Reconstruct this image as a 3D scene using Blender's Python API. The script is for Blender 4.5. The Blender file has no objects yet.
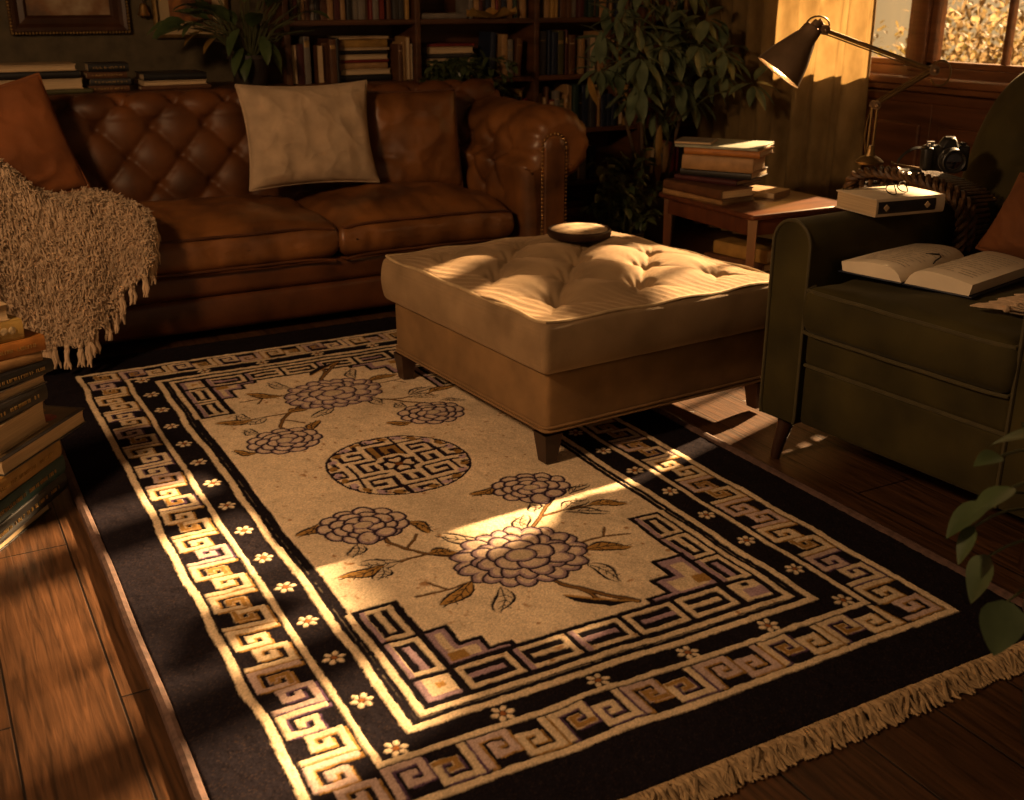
import bpy, math, random
import numpy as np
from mathutils import Vector, Matrix, noise as mnoise
random.seed(7); np.random.seed(7)
SC = bpy.context.scene
COL = SC.collection
PI = math.pi
R = math.radians

# ------------------------------------------------------------------ materials
def M(name, col, rough=.6, var=.2, scale=6, col2=None, bump=0., bscale=80, bdist=.002, stretch=(1, 1, 1),
      metal=0., spec=.4, sheen=0., trans=0., emit=None, estr=0., detail=6, wave=None, coat=0., bstretch=None):
    m = bpy.data.materials.new(name); m.use_nodes = True
    nt = m.node_tree; N = nt.nodes; L = nt.links
    b = N['Principled BSDF']
    tc = N.new('ShaderNodeTexCoord'); mp = N.new('ShaderNodeMapping')
    mp.inputs['Scale'].default_value = stretch
    L.new(tc.outputs['Object'], mp.inputs['Vector'])
    no = N.new('ShaderNodeTexNoise'); no.inputs['Scale'].default_value = scale; no.inputs['Detail'].default_value = detail
    L.new(mp.outputs['Vector'], no.inputs['Vector'])
    rp = N.new('ShaderNodeValToRGB')
    c1 = [max(0, c*(1-var)) for c in col]
    c2 = col2 if col2 else [min(1, c*(1+var)) for c in col]
    rp.color_ramp.elements[0].position = .3; rp.color_ramp.elements[1].position = .7
    rp.color_ramp.elements[0].color = (*c1, 1); rp.color_ramp.elements[1].color = (*c2, 1)
    L.new(no.outputs['Fac'], rp.inputs['Fac'])
    L.new(rp.outputs['Color'], b.inputs['Base Color'])
    b.inputs['Roughness'].default_value = rough
    b.inputs['Metallic'].default_value = metal
    b.inputs['Specular IOR Level'].default_value = spec
    if sheen:
        b.inputs['Sheen Weight'].default_value = sheen
        b.inputs['Sheen Roughness'].default_value = .4
        b.inputs['Sheen Tint'].default_value = (min(1, col[0]*3+.1), min(1, col[1]*3+.1), min(1, col[2]*3+.1), 1)
    if coat:
        b.inputs['Coat Weight'].default_value = coat; b.inputs['Coat Roughness'].default_value = .25
    h = None
    if bump:
        n2 = N.new('ShaderNodeTexNoise'); n2.inputs['Scale'].default_value = bscale; n2.inputs['Detail'].default_value = 4
        mp2 = N.new('ShaderNodeMapping'); mp2.inputs['Scale'].default_value = bstretch or stretch
        L.new(tc.outputs['Object'], mp2.inputs['Vector']); L.new(mp2.outputs['Vector'], n2.inputs['Vector'])
        h = n2.outputs['Fac']
    if wave:      # (axis, scale, distortion, amount)
        w = N.new('ShaderNodeTexWave'); w.wave_type = 'BANDS'; w.bands_direction = wave[0]
        w.inputs['Scale'].default_value = wave[1]; w.inputs['Distortion'].default_value = wave[2]; w.inputs['Detail Scale'].default_value = 3
        L.new(tc.outputs['Object'], w.inputs['Vector'])
        if h is None: h = w.outputs['Fac']
        else:
            mm = N.new('ShaderNodeMath'); mm.operation = 'MULTIPLY_ADD'; mm.inputs[1].default_value = wave[3]
            L.new(w.outputs['Fac'], mm.inputs[0]); L.new(h, mm.inputs[2]); h = mm.outputs[0]
    if h is not None:
        bp = N.new('ShaderNodeBump'); bp.inputs['Strength'].default_value = bump or .3; bp.inputs['Distance'].default_value = bdist
        L.new(h, bp.inputs['Height']); L.new(bp.outputs['Normal'], b.inputs['Normal'])
    if trans:     # thin cloth or leaf letting light through
        t = N.new('ShaderNodeBsdfTranslucent'); L.new(rp.outputs['Color'], t.inputs['Color'])
        mx = N.new('ShaderNodeMixShader'); mx.inputs['Fac'].default_value = trans
        L.new(b.outputs['BSDF'], mx.inputs[1]); L.new(t.outputs['BSDF'], mx.inputs[2])
        L.new(mx.outputs['Shader'], N['Material Output'].inputs['Surface'])
    if emit:
        b.inputs['Emission Color'].default_value = (*emit, 1); b.inputs['Emission Strength'].default_value = estr
    return m

def hexc(r, g, b):
    f = lambda c: (c/255/12.92) if c/255 <= .04045 else ((c/255+.055)/1.055)**2.4
    return (f(r), f(g), f(b))

# ------------------------------------------------------------------ mesh building
class MB:
    def __init__(s): s.v = []; s.f = []; s.mi = []; s.cur = 0
    def add(s, verts, faces, mi=None):
        o = len(s.v); s.v.extend([tuple(map(float, p)) for p in verts])
        s.f.extend([tuple(i+o for i in f) for f in faces]); s.mi.extend([s.cur if mi is None else mi]*len(faces)); return s
    def box(s, x0, x1, y0, y1, z0, z1, mi=None):
        v = [(x0,y0,z0),(x1,y0,z0),(x1,y1,z0),(x0,y1,z0),(x0,y0,z1),(x1,y0,z1),(x1,y1,z1),(x0,y1,z1)]
        return s.add(v, [(0,3,2,1),(4,5,6,7),(0,1,5,4),(1,2,6,5),(2,3,7,6),(3,0,4,7)], mi)
    def bbox(s, x0, x1, y0, y1, z0, z1, b=.004, mi=None):      # box with bevelled edges
        v, f = rbox(x1-x0, y1-y0, z1-z0, b, (1, 1, 1), fine=(.6, 1.))
        v = v + np.array([(x0+x1)/2, (y0+y1)/2, (z0+z1)/2]); return s.add(v, f, mi)
    def tube(s, pts, r, seg=8, cap=True, mi=None, closed=False):
        pts = [Vector(p) for p in pts]; n = len(pts)
        rs = r if hasattr(r, '__len__') else [r]*n
        vs = []; fs = []; up = None
        for i, p in enumerate(pts):
            if closed: t = pts[(i+1) % n]-pts[i-1]
            else: t = pts[min(i+1, n-1)]-pts[max(i-1, 0)]
            if t.length < 1e-9: t = Vector((0, 0, 1))
            t.normalize()
            if up is None: up = Vector((0, 0, 1)) if abs(t.z) < .9 else Vector((1, 0, 0))
            a = t.cross(up); 
            if a.length < 1e-6: a = t.orthogonal()
            a.normalize(); b2 = a.cross(t).normalized(); up = b2
            for k in range(seg):
                an = 2*PI*k/seg; vs.append(p+(a*math.cos(an)+b2*math.sin(an))*rs[i])
        m = n if closed else n-1
        for i in range(m):
            j = (i+1) % n
            for k in range(seg):
                k2 = (k+1) % seg; fs.append((i*seg+k, i*seg+k2, j*seg+k2, j*seg+k))
        if cap and not closed:
            fs.append(tuple(reversed(range(seg)))); fs.append(tuple((n-1)*seg+k for k in range(seg)))
        return s.add(vs, fs, mi)
    def lathe(s, prof, c=(0, 0, 0), seg=24, mi=None, axis=None):   # prof [(r,z)]
        q = Vector(axis).normalized().to_track_quat('Z', 'Y') if axis else None
        vs = []; fs = []
        for r, z in prof:
            for k in range(seg):
                p = Vector((r*math.cos(2*PI*k/seg), r*math.sin(2*PI*k/seg), z))
                if q: p = q @ p
                vs.append((p.x+c[0], p.y+c[1], p.z+c[2]))
        n = len(prof)
        for i in range(n-1):
            for k in range(seg):
                k2 = (k+1) % seg; fs.append((i*seg+k, i*seg+k2, (i+1)*seg+k2, (i+1)*seg+k))
        if prof[0][0] > 1e-4: fs.append(tuple(reversed(range(seg))))
        if prof[-1][0] > 1e-4: fs.append(tuple((n-1)*seg+k for k in range(seg)))
        return s.add(vs, fs, mi)
    def ball(s, c, r, seg=10, rings=6, sc=(1, 1, 1), mi=None):
        vs = [(c[0], c[1], c[2]-r*sc[2])]; fs = []
        for i in range(1, rings):
            th = PI*i/rings
            for k in range(seg):
                vs.append((c[0]+r*sc[0]*math.sin(th)*math.cos(2*PI*k/seg), c[1]+r*sc[1]*math.sin(th)*math.sin(2*PI*k/seg), c[2]-r*sc[2]*math.cos(th)))
        vs.append((c[0], c[1], c[2]+r*sc[2]))
        for k in range(seg):
            k2 = (k+1) % seg; fs.append((0, 1+k2, 1+k))
            for i in range(rings-2): fs.append((1+i*seg+k, 1+i*seg+k2, 1+(i+1)*seg+k2, 1+(i+1)*seg+k))
            e = 1+(rings-2)*seg; fs.append((e+k, e+k2, len(vs)-1))
        return s.add(vs, fs, mi)
    def grid(s, P, mi=None, closeu=False, closev=False):   # P[nu][nv][3]
        P = np.asarray(P); nu, nv = P.shape[:2]; fs = []
        for i in range(nu if closeu else nu-1):
            i2 = (i+1) % nu
            for j in range(nv if closev else nv-1):
                j2 = (j+1) % nv; fs.append((i*nv+j, i2*nv+j, i2*nv+j2, i*nv+j2))
        return s.add(P.reshape(-1, 3), fs, mi)
    def prism(s, poly, h0, h1, fn, mi=None):      # polygon [(a,b)] extruded, fn(a,b,h)->xyz
        n = len(poly)
        vs = [fn(a, b, h0) for a, b in poly]+[fn(a, b, h1) for a, b in poly]
        fs = [tuple(reversed(range(n))), tuple(range(n, 2*n))]+[(i, (i+1) % n, n+(i+1) % n, n+i) for i in range(n)]
        return s.add(vs, fs, mi)
    def xf(s, mat):
        s.v = [tuple(mat @ Vector(p)) for p in s.v]; return s
    def merge(s, o): return s.add(o.v, o.f, None) if False else s._merge(o)
    def _merge(s, o):
        k = len(s.v); s.v.extend(o.v); s.f.extend([tuple(i+k for i in f) for f in o.f]); s.mi.extend(o.mi); return s

def rbox(sx, sy, sz, r, n=(8, 8, 4), fine=(.3, .6, .85, 1.)):
    """rounded box, lattice on its surface; verts (N,3), faces"""
    def axis(s, k):
        a = s/2; inner = np.linspace(-(a-r), a-r, k+1)
        ext = [a-r+r*t for t in fine]
        return np.array([-e for e in reversed(ext)]+list(inner)+ext)
    ax = [axis(sx, n[0]), axis(sy, n[1]), axis(sz, n[2])]
    idx = {}; V = []; F = []
    def vid(i, j, k):
        key = (i, j, k)
        if key not in idx: idx[key] = len(V); V.append((ax[0][i], ax[1][j], ax[2][k]))
        return idx[key]
    NX, NY, NZ = len(ax[0])-1, len(ax[1])-1, len(ax[2])-1
    for i in range(NX):
        for j in range(NY):
            F.append((vid(i,j,0), vid(i,j+1,0), vid(i+1,j+1,0), vid(i+1,j,0)))
            F.append((vid(i,j,NZ), vid(i+1,j,NZ), vid(i+1,j+1,NZ), vid(i,j+1,NZ)))
    for i in range(NX):
        for k in range(NZ):
            F.append((vid(i,0,k), vid(i+1,0,k), vid(i+1,0,k+1), vid(i,0,k+1)))
            F.append((vid(i,NY,k), vid(i,NY,k+1), vid(i+1,NY,k+1), vid(i+1,NY,k)))
    for j in range(NY):
        for k in range(NZ):
            F.append((vid(0,j,k), vid(0,j,k+1), vid(0,j+1,k+1), vid(0,j+1,k)))
            F.append((vid(NX,j,k), vid(NX,j+1,k), vid(NX,j+1,k+1), vid(NX,j,k+1)))
    V = np.array(V); half = np.array([sx/2-r, sy/2-r, sz/2-r])
    q = np.clip(V, -half, half); d = V-q; l = np.linalg.norm(d, axis=1, keepdims=True); l[l < 1e-9] = 1
    return q+d/l*r, F

def vnoise(V, scale, seed=0.):
    return np.array([mnoise.noise((p[0]*scale+seed, p[1]*scale+seed*1.7, p[2]*scale-seed)) for p in V])

# ------------------------------------------------------------------ objects
INV = {}
def thing(name, label, cat, loc=(0, 0, 0), rz=0., group=None):
    o = bpy.data.objects.new(name, None); COL.objects.link(o)
    o.location = loc; o.rotation_euler = (0, 0, rz); o.empty_display_size = .05
    INV[o] = (Matrix.Translation(loc) @ Matrix.Rotation(rz, 4, 'Z')).inverted()
    tag(o, label, cat, group); return o
def tag(o, label, cat, group=None, kind=None):
    o['label'] = label; o['category'] = cat
    if group: o['group'] = group
    if kind: o['kind'] = kind
    return o
def part(name, mb, mat, parent=None, smooth=True, world=True, angle=40, label=None):
    """mesh object; when world, the verts are world coordinates"""
    me = bpy.data.meshes.new(name)
    v = mb.v
    if world and parent is not None:
        m = INV[parent]; v = [tuple(m @ Vector(p)) for p in v]
    me.from_pydata(v, [], mb.f)
    mats = mat if isinstance(mat, (list, tuple)) else [mat]
    for x in mats: me.materials.append(x)
    if len(mats) > 1: me.polygons.foreach_set('material_index', mb.mi)
    me.validate(); me.update()
    if smooth:
        me.shade_smooth()
        if angle: me.set_sharp_from_angle(angle=R(angle))
    o = bpy.data.objects.new(name, me); COL.objects.link(o)
    if parent is not None:
        o.parent = parent; INV[o] = INV[parent]
    else: INV[o] = Matrix.Identity(4)
    if label: o['label'] = label
    return o
def structure(name, mb, mat, parent=None, smooth=False):
    o = part(name, mb, mat, parent, smooth=smooth)
    if parent is None: o['kind'] = 'structure'
    return o
# ------------------------------------------------------------------ the room
def floor_mat():
    m = bpy.data.materials.new('dark_oak_boards'); m.use_nodes = True
    nt = m.node_tree; N = nt.nodes; L = nt.links; b = N['Principled BSDF']
    tc = N.new('ShaderNodeTexCoord'); mp = N.new('ShaderNodeMapping'); mp.inputs['Rotation'].default_value = (0, 0, PI/2)
    L.new(tc.outputs['Object'], mp.inputs['Vector'])
    br = N.new('ShaderNodeTexBrick'); br.offset = .37
    for k, v in (('Scale', 1.), ('Mortar Size', .0028), ('Mortar Smooth', .4), ('Bias', 0.), ('Brick Width', 1.9), ('Row Height', .19)): br.inputs[k].default_value = v
    br.inputs['Color1'].default_value = (.054, .025, .0115, 1); br.inputs['Color2'].default_value = (.086, .041, .020, 1); br.inputs['Mortar'].default_value = (.006, .003, .002, 1)
    L.new(mp.outputs['Vector'], br.inputs['Vector'])
    m2 = N.new('ShaderNodeMapping'); m2.inputs['Scale'].default_value = (28, 1.6, 1); L.new(tc.outputs['Object'], m2.inputs['Vector'])
    g = N.new('ShaderNodeTexNoise'); g.inputs['Scale'].default_value = 3; g.inputs['Detail'].default_value = 8; g.inputs['Distortion'].default_value = .8
    L.new(m2.outputs['Vector'], g.inputs['Vector'])
    rp = N.new('ShaderNodeValToRGB'); rp.color_ramp.elements[0].position = .32; rp.color_ramp.elements[0].color = (.38, .38, .38, 1); rp.color_ramp.elements[1].position = .68; rp.color_ramp.elements[1].color = (1.35, 1.3, 1.2, 1)
    L.new(g.outputs['Fac'], rp.inputs['Fac'])
    mx = N.new('ShaderNodeMixRGB'); mx.blend_type = 'MULTIPLY'; mx.inputs['Fac'].default_value = 1
    L.new(br.outputs['Color'], mx.inputs[1]); L.new(rp.outputs['Color'], mx.inputs[2]); L.new(mx.outputs['Color'], b.inputs['Base Color'])
    b.inputs['Roughness'].default_value = .42; b.inputs['Specular IOR Level'].default_value = .35
    ad = N.new('ShaderNodeMath'); ad.operation = 'MULTIPLY_ADD'; ad.inputs[1].default_value = -1.6
    L.new(br.outputs['Fac'], ad.inputs[0]); L.new(g.outputs['Fac'], ad.inputs[2])
    bp = N.new('ShaderNodeBump'); bp.inputs['Strength'].default_value = .5; bp.inputs['Distance'].default_value = .003
    L.new(ad.outputs[0], bp.inputs['Height']); L.new(bp.outputs['Normal'], b.inputs['Normal'])
    return m
WX = 4.1; WY = 5.5
structure('floor', MB().box(-2.2, WX+.1, -2.2, WY+.1, -.06, 0), floor_mat())
wallpaper = M('olive_wallpaper', (.075, .058, .032), .85, .3, 14, bump=.25, bscale=90, bdist=.001)
structure('wall_back', MB().box(-2.2, WX+.2, WY, WY+.12, 0, 2.7), wallpaper)
wood_wall = M('dark_panel_wood', (.085, .032, .012), .42, .45, 4, bump=.15, bscale=30, stretch=(1, .6, 8), bdist=.001)
wood_win = M('window_wood', (.15, .062, .024), .38, .35, 5, bump=.12, bscale=30, stretch=(1, 1, 6), bdist=.001)
# right wall with its window opening  Y 2.08..4.62, z .93..2.14
wy0, wy1, wz0, wz1 = 2.46, 4.62, .925, 2.37
mb = MB()
mb.box(WX, WX+.14, -2.2, wy0, 0, 2.7); mb.box(WX, WX+.14, wy1, WY, 0, 2.7)
mb.box(WX, WX+.14, wy0, wy1, 0, wz0-.05); mb.box(WX, WX+.14, wy0, wy1, wz1, 2.7)
wr = structure('wall_right', mb, wood_wall)
mb = MB()     # raised panels of the wainscot below the sill
for a, b_ in ((2.1, 2.75), (2.85, 3.5), (3.6, 4.25), (4.35, 5.0)):
    mb.bbox(WX-.018, WX+.01, a-.05, b_+.05, .12, .80, .006); mb.bbox(WX-.032, WX, a, b_, .2, .70, .012)
mb.bbox(WX-.03, WX+.01, -2.2, WY, .79, .835, .01)
structure('trim_1', mb, wood_wall)
mb = MB(); mb.bbox(WX-.085, WX+.14, wy0-.1, wy1+.1, wz0-.055, wz0-.02, .012); mb.bbox(WX-.05, WX, wy0-.08, wy1+.08, wz0-.085, wz0-.05, .012)
structure('trim_2', mb, wood_win)
mb = MB(); mb.bbox(-2.2, WX, WY-.02, WY, 0, .13, .006)
structure('baseboard_back', mb, wood_wall)
mb = MB(); mb.bbox(WX-.022, WX, -2.2, WY, 0, .12, .006)
structure('baseboard_right', mb, wood_wall)
structure('ceiling', MB().box(-2.2, WX+.2, .2, WY+.12, 2.7, 2.8), M('ceiling_plaster', (.2, .15, .1), .9))
# window: outer frame, four casements, a transom and top lights
win = bpy.data.objects.new('window_1', None); COL.objects.link(win); win['kind'] = 'structure'; INV[win] = Matrix.Identity(4)
x0, x1 = WX+.01, WX+.09
mb = MB()
mb.bbox(x0, x1+.03, wy0, wy1, wz0-.03, wz0+.02, .006); mb.bbox(x0, x1+.03, wy0, wy1, wz1-.05, wz1, .006)
for y in (wy0+.03, 2.90, 3.70, wy1-.03): mb.bbox(x0-.012, x1+.03, y-.045, y+.045, wz0, wz1, .008)
mb.bbox(x0-.012, x1+.03, wy0, wy1, 1.76, 1.87, .012)
part('window_frame', mb, wood_win, win)
glass = bpy.data.materials.new('window_glass'); glass.use_nodes = True
gn = glass.node_tree.nodes; gl = glass.node_tree.links
tr = gn.new('ShaderNodeBsdfTransparent'); tr.inputs['Color'].default_value = (.93, .94, .92, 1)
go = gn.new('ShaderNodeBsdfGlossy'); go.inputs['Roughness'].default_value = .03
fr = gn.new('ShaderNodeFresnel'); fr.inputs['IOR'].default_value = 1.3
mx = gn.new('ShaderNodeMixShader'); gl.new(fr.outputs[0], mx.inputs[0]); gl.new(tr.outputs[0], mx.inputs[1]); gl.new(go.outputs[0], mx.inputs[2])
gl.new(mx.outputs[0], gn['Material Output'].inputs['Surface'])
for (a, b_) in ((2.535, 2.855), (2.945, 3.655), (3.745, 4.545)):
    for (c, d) in ((wz0+.02, 1.76), (1.87, wz1-.05)):
        mb = MB(); t = .036
        mb.bbox(x0+.012, x1-.012, a, a+t, c, d, .006); mb.bbox(x0+.012, x1-.012, b_-t, b_, c, d, .006)
        mb.bbox(x0+.012, x1-.012, a, b_, c, c+t*.75, .006); mb.bbox(x0+.012, x1-.012, a, b_, d-t*.8, d, .006)
        if 2.9 < b_ < 3.7: mb.bbox(x0+.022, x1-.022, (a+b_)/2-.011-.045, (a+b_)/2+.011-.045, c, d, .004)
        cs = part('casement', mb, wood_win, win)
        part('pane', MB().box(x0+.036, x0+.04, a+t-.004, b_-t+.004, c+.02, d-.02), glass, cs, smooth=False)
# garden beyond the window
gr = MB(); gr.box(WX+.4, 16, -6, 16, -.3, -.25); structure('garden_ground', gr, M('dry_lawn', (.10, .065, .025), .9, .4, 3))

# ------------------------------------------------------------------ camera, light, sky
cam = bpy.data.cameras.new('camera'); co = bpy.data.objects.new('camera', cam); COL.objects.link(co); SC.camera = co
F = 1098.; pitch = math.atan(405/F); yaw = R(28.6)
co.location = (0, 0, 1.25); co.rotation_euler = (PI/2-pitch, 0, -yaw)
cam.sensor_width = 36; cam.lens = 36*F/1024; cam.clip_start = .05
cam.dof.use_dof = True; cam.dof.focus_distance = 2.75; cam.dof.aperture_fstop = 5.0
sun = bpy.data.lights.new('low_sun', 'SUN'); sun.energy = 37; sun.angle = R(1.2); sun.color = (1, .60, .29)
so = bpy.data.objects.new('low_sun', sun); COL.objects.link(so)
SUN = Vector((-1, -.30, -.55)).normalized(); so.rotation_euler = SUN.to_track_quat('-Z', 'Y').to_euler(); so.location = (8, 5, 4)
w = bpy.data.worlds.new('sky'); SC.world = w; w.use_nodes = True
N = w.node_tree.nodes; L = w.node_tree.links; bg = N['Background']
tc = N.new('ShaderNodeTexCoord'); dt = N.new('ShaderNodeVectorMath'); dt.operation = 'DOT_PRODUCT'; dt.inputs[1].default_value = Vector((1, .15, .25)).normalized()
L.new(tc.outputs['Generated'], dt.inputs[0])
cr = N.new('ShaderNodeValToRGB'); e = cr.color_ramp.elements
e[0].position = 0; e[0].color = (.14, .080, .042, 1); e[1].position = 1; e[1].color = (.95, .60, .28, 1)
q = e.new(.45); q.color = (.10, .060, .034, 1); q = e.new(.62); q.color = (.15, .085, .04, 1); q = e.new(.88); q.color = (.62, .38, .17, 1)
mr = N.new('ShaderNodeMapRange'); mr.inputs[1].default_value = -1; mr.inputs[2].default_value = 1
L.new(dt.outputs['Value'], mr.inputs[0]); L.new(mr.outputs[0], cr.inputs['Fac']); L.new(cr.outputs['Color'], bg.inputs['Color']); bg.inputs['Strength'].default_value = 1.0
SC.view_settings.view_transform = 'Standard'; SC.view_settings.look = 'None'; SC.view_settings.gamma = 1; SC.view_settings.exposure = 0
SC.view_settings.use_curve_mapping = False
SC.cycles.max_bounces = 8; SC.cycles.transparent_max_bounces = 12
SC.cycles.sample_clamp_indirect = 4
# ------------------------------------------------------------------ the rug
def make_rug():
    X0, X1, Y0, Y1, res = .258, 1.965, 1.19, 4.06, .003
    nx = int((X1-X0)/res)+1; ny = int((Y1-Y0)/res)+1
    xs = np.linspace(X0, X1, nx); ys = np.linspace(Y0, Y1, ny)
    XX, YY = np.meshgrid(xs, ys)
    rng = np.random.RandomState(3)
    def smooth_noise(cell):
        gy, gx = int(ny*res/cell)+3, int(nx*res/cell)+3
        g = rng.randn(gy, gx); fy = (YY-Y0)/cell; fx = (XX-X0)/cell
        iy = fy.astype(int); ix = fx.astype(int); ty = fy-iy; tx = fx-ix
        ty = ty*ty*(3-2*ty); tx = tx*tx*(3-2*tx)
        return (g[iy, ix]*(1-tx)+g[iy, ix+1]*tx)*(1-ty)+(g[iy+1, ix]*(1-tx)+g[iy+1, ix+1]*tx)*ty
    U = XX+.0007*smooth_noise(.014)+.0028*smooth_noise(.12)
    V = YY+.0007*smooth_noise(.014)+.0028*smooth_noise(.12)
    DARK = np.array((.0105, .0085, .0115)); CREAM = np.array((.63, .495, .335)); FIELD = np.array((.71, .565, .395))
    LILAC = np.array((.30, .205, .24)); GOLD = np.array((.33, .185, .055)); PLUM = np.array((.032, .018, .034)); BROWN = np.array((.16, .085, .03)); RUST = np.array((.27, .10, .03))
    C = np.empty((ny, nx, 3)); C[:] = DARK
    Hh = np.zeros((ny, nx))
    def win(x0, x1, y0, y1, pad=.015):
        i0 = max(0, int((x0-pad-X0)/res)); i1 = min(nx, int((x1+pad-X0)/res)+2); j0 = max(0, int((y0-pad-Y0)/res)); j1 = min(ny, int((y1+pad-Y0)/res)+2)
        return (slice(j0, j1), slice(i0, i1)) if i1 > i0 and j1 > j0 else None
    def put(sl, d, col, h=None, soft=.0022):     # d = signed distance, negative inside
        a = np.clip(.5-d/soft, 0, 1); C[sl] = C[sl]*(1-a[..., None])+np.asarray(col)*a[..., None]
        if h is not None: Hh[sl] = Hh[sl]*(1-a)+h*a
    def rect(x0, x1, y0, y1, col, h=.0012):
        s = win(x0, x1, y0, y1)
        if s is None: return
        u, v = U[s], V[s]; put(s, np.maximum(np.maximum(x0-u, u-x1), np.maximum(y0-v, v-y1)), col, h)
    def frame(x0, x1, y0, y1, t, col, h=.0012):
        s = win(x0, x1, y0, y1); u, v = U[s], V[s]
        d = np.maximum(np.maximum(x0-u, u-x1), np.maximum(y0-v, v-y1)); put(s, np.maximum(d, -(d+t)), col, h)
    def ell(cx, cy, a, b, ang, col, h=None):
        m = max(a, b); s = win(cx-m, cx+m, cy-m, cy+m)
        if s is None: return
        u, v = U[s]-cx, V[s]-cy; c, sn = math.cos(ang), math.sin(ang); p = u*c+v*sn; q = -u*sn+v*c
        r = np.sqrt((p/a)**2+(q/b)**2); put(s, (r-1)*min(a, b), col, h)
    def line(pts, wd, col, h=None, square=True):
        for k in range(len(pts)-1):
            (ax, ay), (bx, by) = pts[k], pts[k+1]
            w0 = wd[k] if hasattr(wd, '__len__') else wd
            s = win(min(ax, bx)-w0, max(ax, bx)+w0, min(ay, by)-w0, max(ay, by)+w0)
            if s is None: continue
            u, v = U[s]-ax, V[s]-ay; dx, dy = bx-ax, by-ay; L = math.hypot(dx, dy)+1e-9
            p = (u*dx+v*dy)/L; q = np.abs(-u*dy+v*dx)/L
            if square: d = np.maximum(q-w0/2, np.maximum(-p-w0/2, p-L-w0/2))
            else: d = np.hypot(q, np.maximum(np.maximum(-p, p-L), 0))-w0/2
            put(s, d, col, h)
    def poly(pts, col, h=None):
        P = np.array(pts); s = win(P[:, 0].min(), P[:, 0].max(), P[:, 1].min(), P[:, 1].max())
        if s is None: return
        u, v = U[s], V[s]; ins = np.zeros(u.shape, bool); dm = np.full(u.shape, 9.)
        for k in range(len(P)):
            ax, ay = P[k]; bx, by = P[(k+1) % len(P)]
            cnd = ((ay > v) != (by > v))
            with np.errstate(divide='ignore', invalid='ignore'): xc = (bx-ax)*(v-ay)/(by-ay+1e-12)+ax
            ins ^= cnd & (u < xc)
            dx, dy = bx-ax, by-ay; t = np.clip(((u-ax)*dx+(v-ay)*dy)/(dx*dx+dy*dy+1e-12), 0, 1)
            dm = np.minimum(dm, np.hypot(u-ax-t*dx, v-ay-t*dy))
        put(s, np.where(ins, -dm, dm), col, h)
    # border frames, outside in
    bx0, bx1, by0, by1 = .392, 1.822, 1.34, 3.87
    def inset(d): return bx0+d, bx1-d, by0+d, by1-d
    frame(*inset(0), .0175, CREAM*1.04, .002)
    frame(.533, 1.681, 1.458, 3.752, .0145, CREAM, .002)
    frame(.620, 1.594, 1.522, 3.688, .018, CREAM*1.03, .002)
    # running key in the outer band
    def key_run(org, du, dv, length, w, P=.080, wd=.0148):
        n = int(round(length/P)); P = length/n
        for k in range(n):
            base = [(.11, .09), (.11, .91), (.86, .91), (.86, .36), (.44, .36), (.44, .63), (.60, .63)]
            if k % 2: base = [(.97-s_, 1-t_) for s_, t_ in base]
            pts = [(org[0]+du[0]*(k+s_)*P+dv[0]*t_*w, org[1]+du[1]*(k+s_)*P+dv[1]*t_*w) for s_, t_ in base]
            tone = [CREAM, CREAM*.95, LILAC*.75+CREAM*.42][rng.randint(3)]
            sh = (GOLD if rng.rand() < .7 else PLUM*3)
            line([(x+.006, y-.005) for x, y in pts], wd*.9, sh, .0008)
            line(pts, wd, tone, .002)
            line(pts[3:], wd*.8, (GOLD*.9 if rng.rand() < .45 else tone), .0018)
    x0, x1, y0, y1 = .414, 1.800, 1.364, 3.846
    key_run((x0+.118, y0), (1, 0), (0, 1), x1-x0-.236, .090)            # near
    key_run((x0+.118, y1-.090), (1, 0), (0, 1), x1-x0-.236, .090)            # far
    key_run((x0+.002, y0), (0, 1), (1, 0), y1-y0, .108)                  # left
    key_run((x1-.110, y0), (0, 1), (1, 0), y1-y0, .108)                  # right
    # rosettes of the dark band
    def ros(cx, cy, r=.0235):
        for k in range(6):
            a = k*PI/3; ell(cx+r*.68*math.cos(a), cy+r*.68*math.sin(a), r*.34, r*.25, a, CREAM*1.05, .002)
        ell(cx, cy, r*.27, r*.27, 0, RUST, .0016)
    rx0, rx1, ry0, ry1 = .584, 1.637, 1.494, 3.716
    for k in range(6): ros(rx0+(rx1-rx0)*k/5, ry0); ros(rx0+(rx1-rx0)*k/5, ry1)
    for k in range(1, 14): ros(rx0, ry0+(ry1-ry0)*k/14); ros(rx1, ry0+(ry1-ry0)*k/14)
    # ivory field
    fx0, fx1, fy0, fy1 = .650, 1.564, 1.552, 3.658
    rect(fx0, fx1, fy0, fy1, FIELD, .002)
    # inner cream line and the key blocks along the ends, with short returns up the sides
    yc = 2.605
    def mir(f):
        return [(lambda x, y: (x, y)), (lambda x, y: (x, 2*yc-y))][f]
    for f in (0, 1):
        m = mir(f)
        def R_(xa, xb, ya, yb, col, h=.002):
            a = m(xa, ya); b = m(xb, yb); rect(xa, xb, min(a[1], b[1]), max(a[1], b[1]), col, h)
        rx = fx1
        hl, hr = (1.955, 2.05)
        R_(fx0, rx, fy0, 1.682, DARK, 0); R_(fx0, .782, fy0, hl, DARK, 0); R_(1.445, rx, fy0, hr, DARK, 0)
        t = .0155
        R_(.660, .660+t, 1.556, hl, CREAM); R_(.660, 1.554, 1.556, 1.556+t, CREAM); R_(1.554-t, 1.554, 1.556, hr, CREAM)
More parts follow.
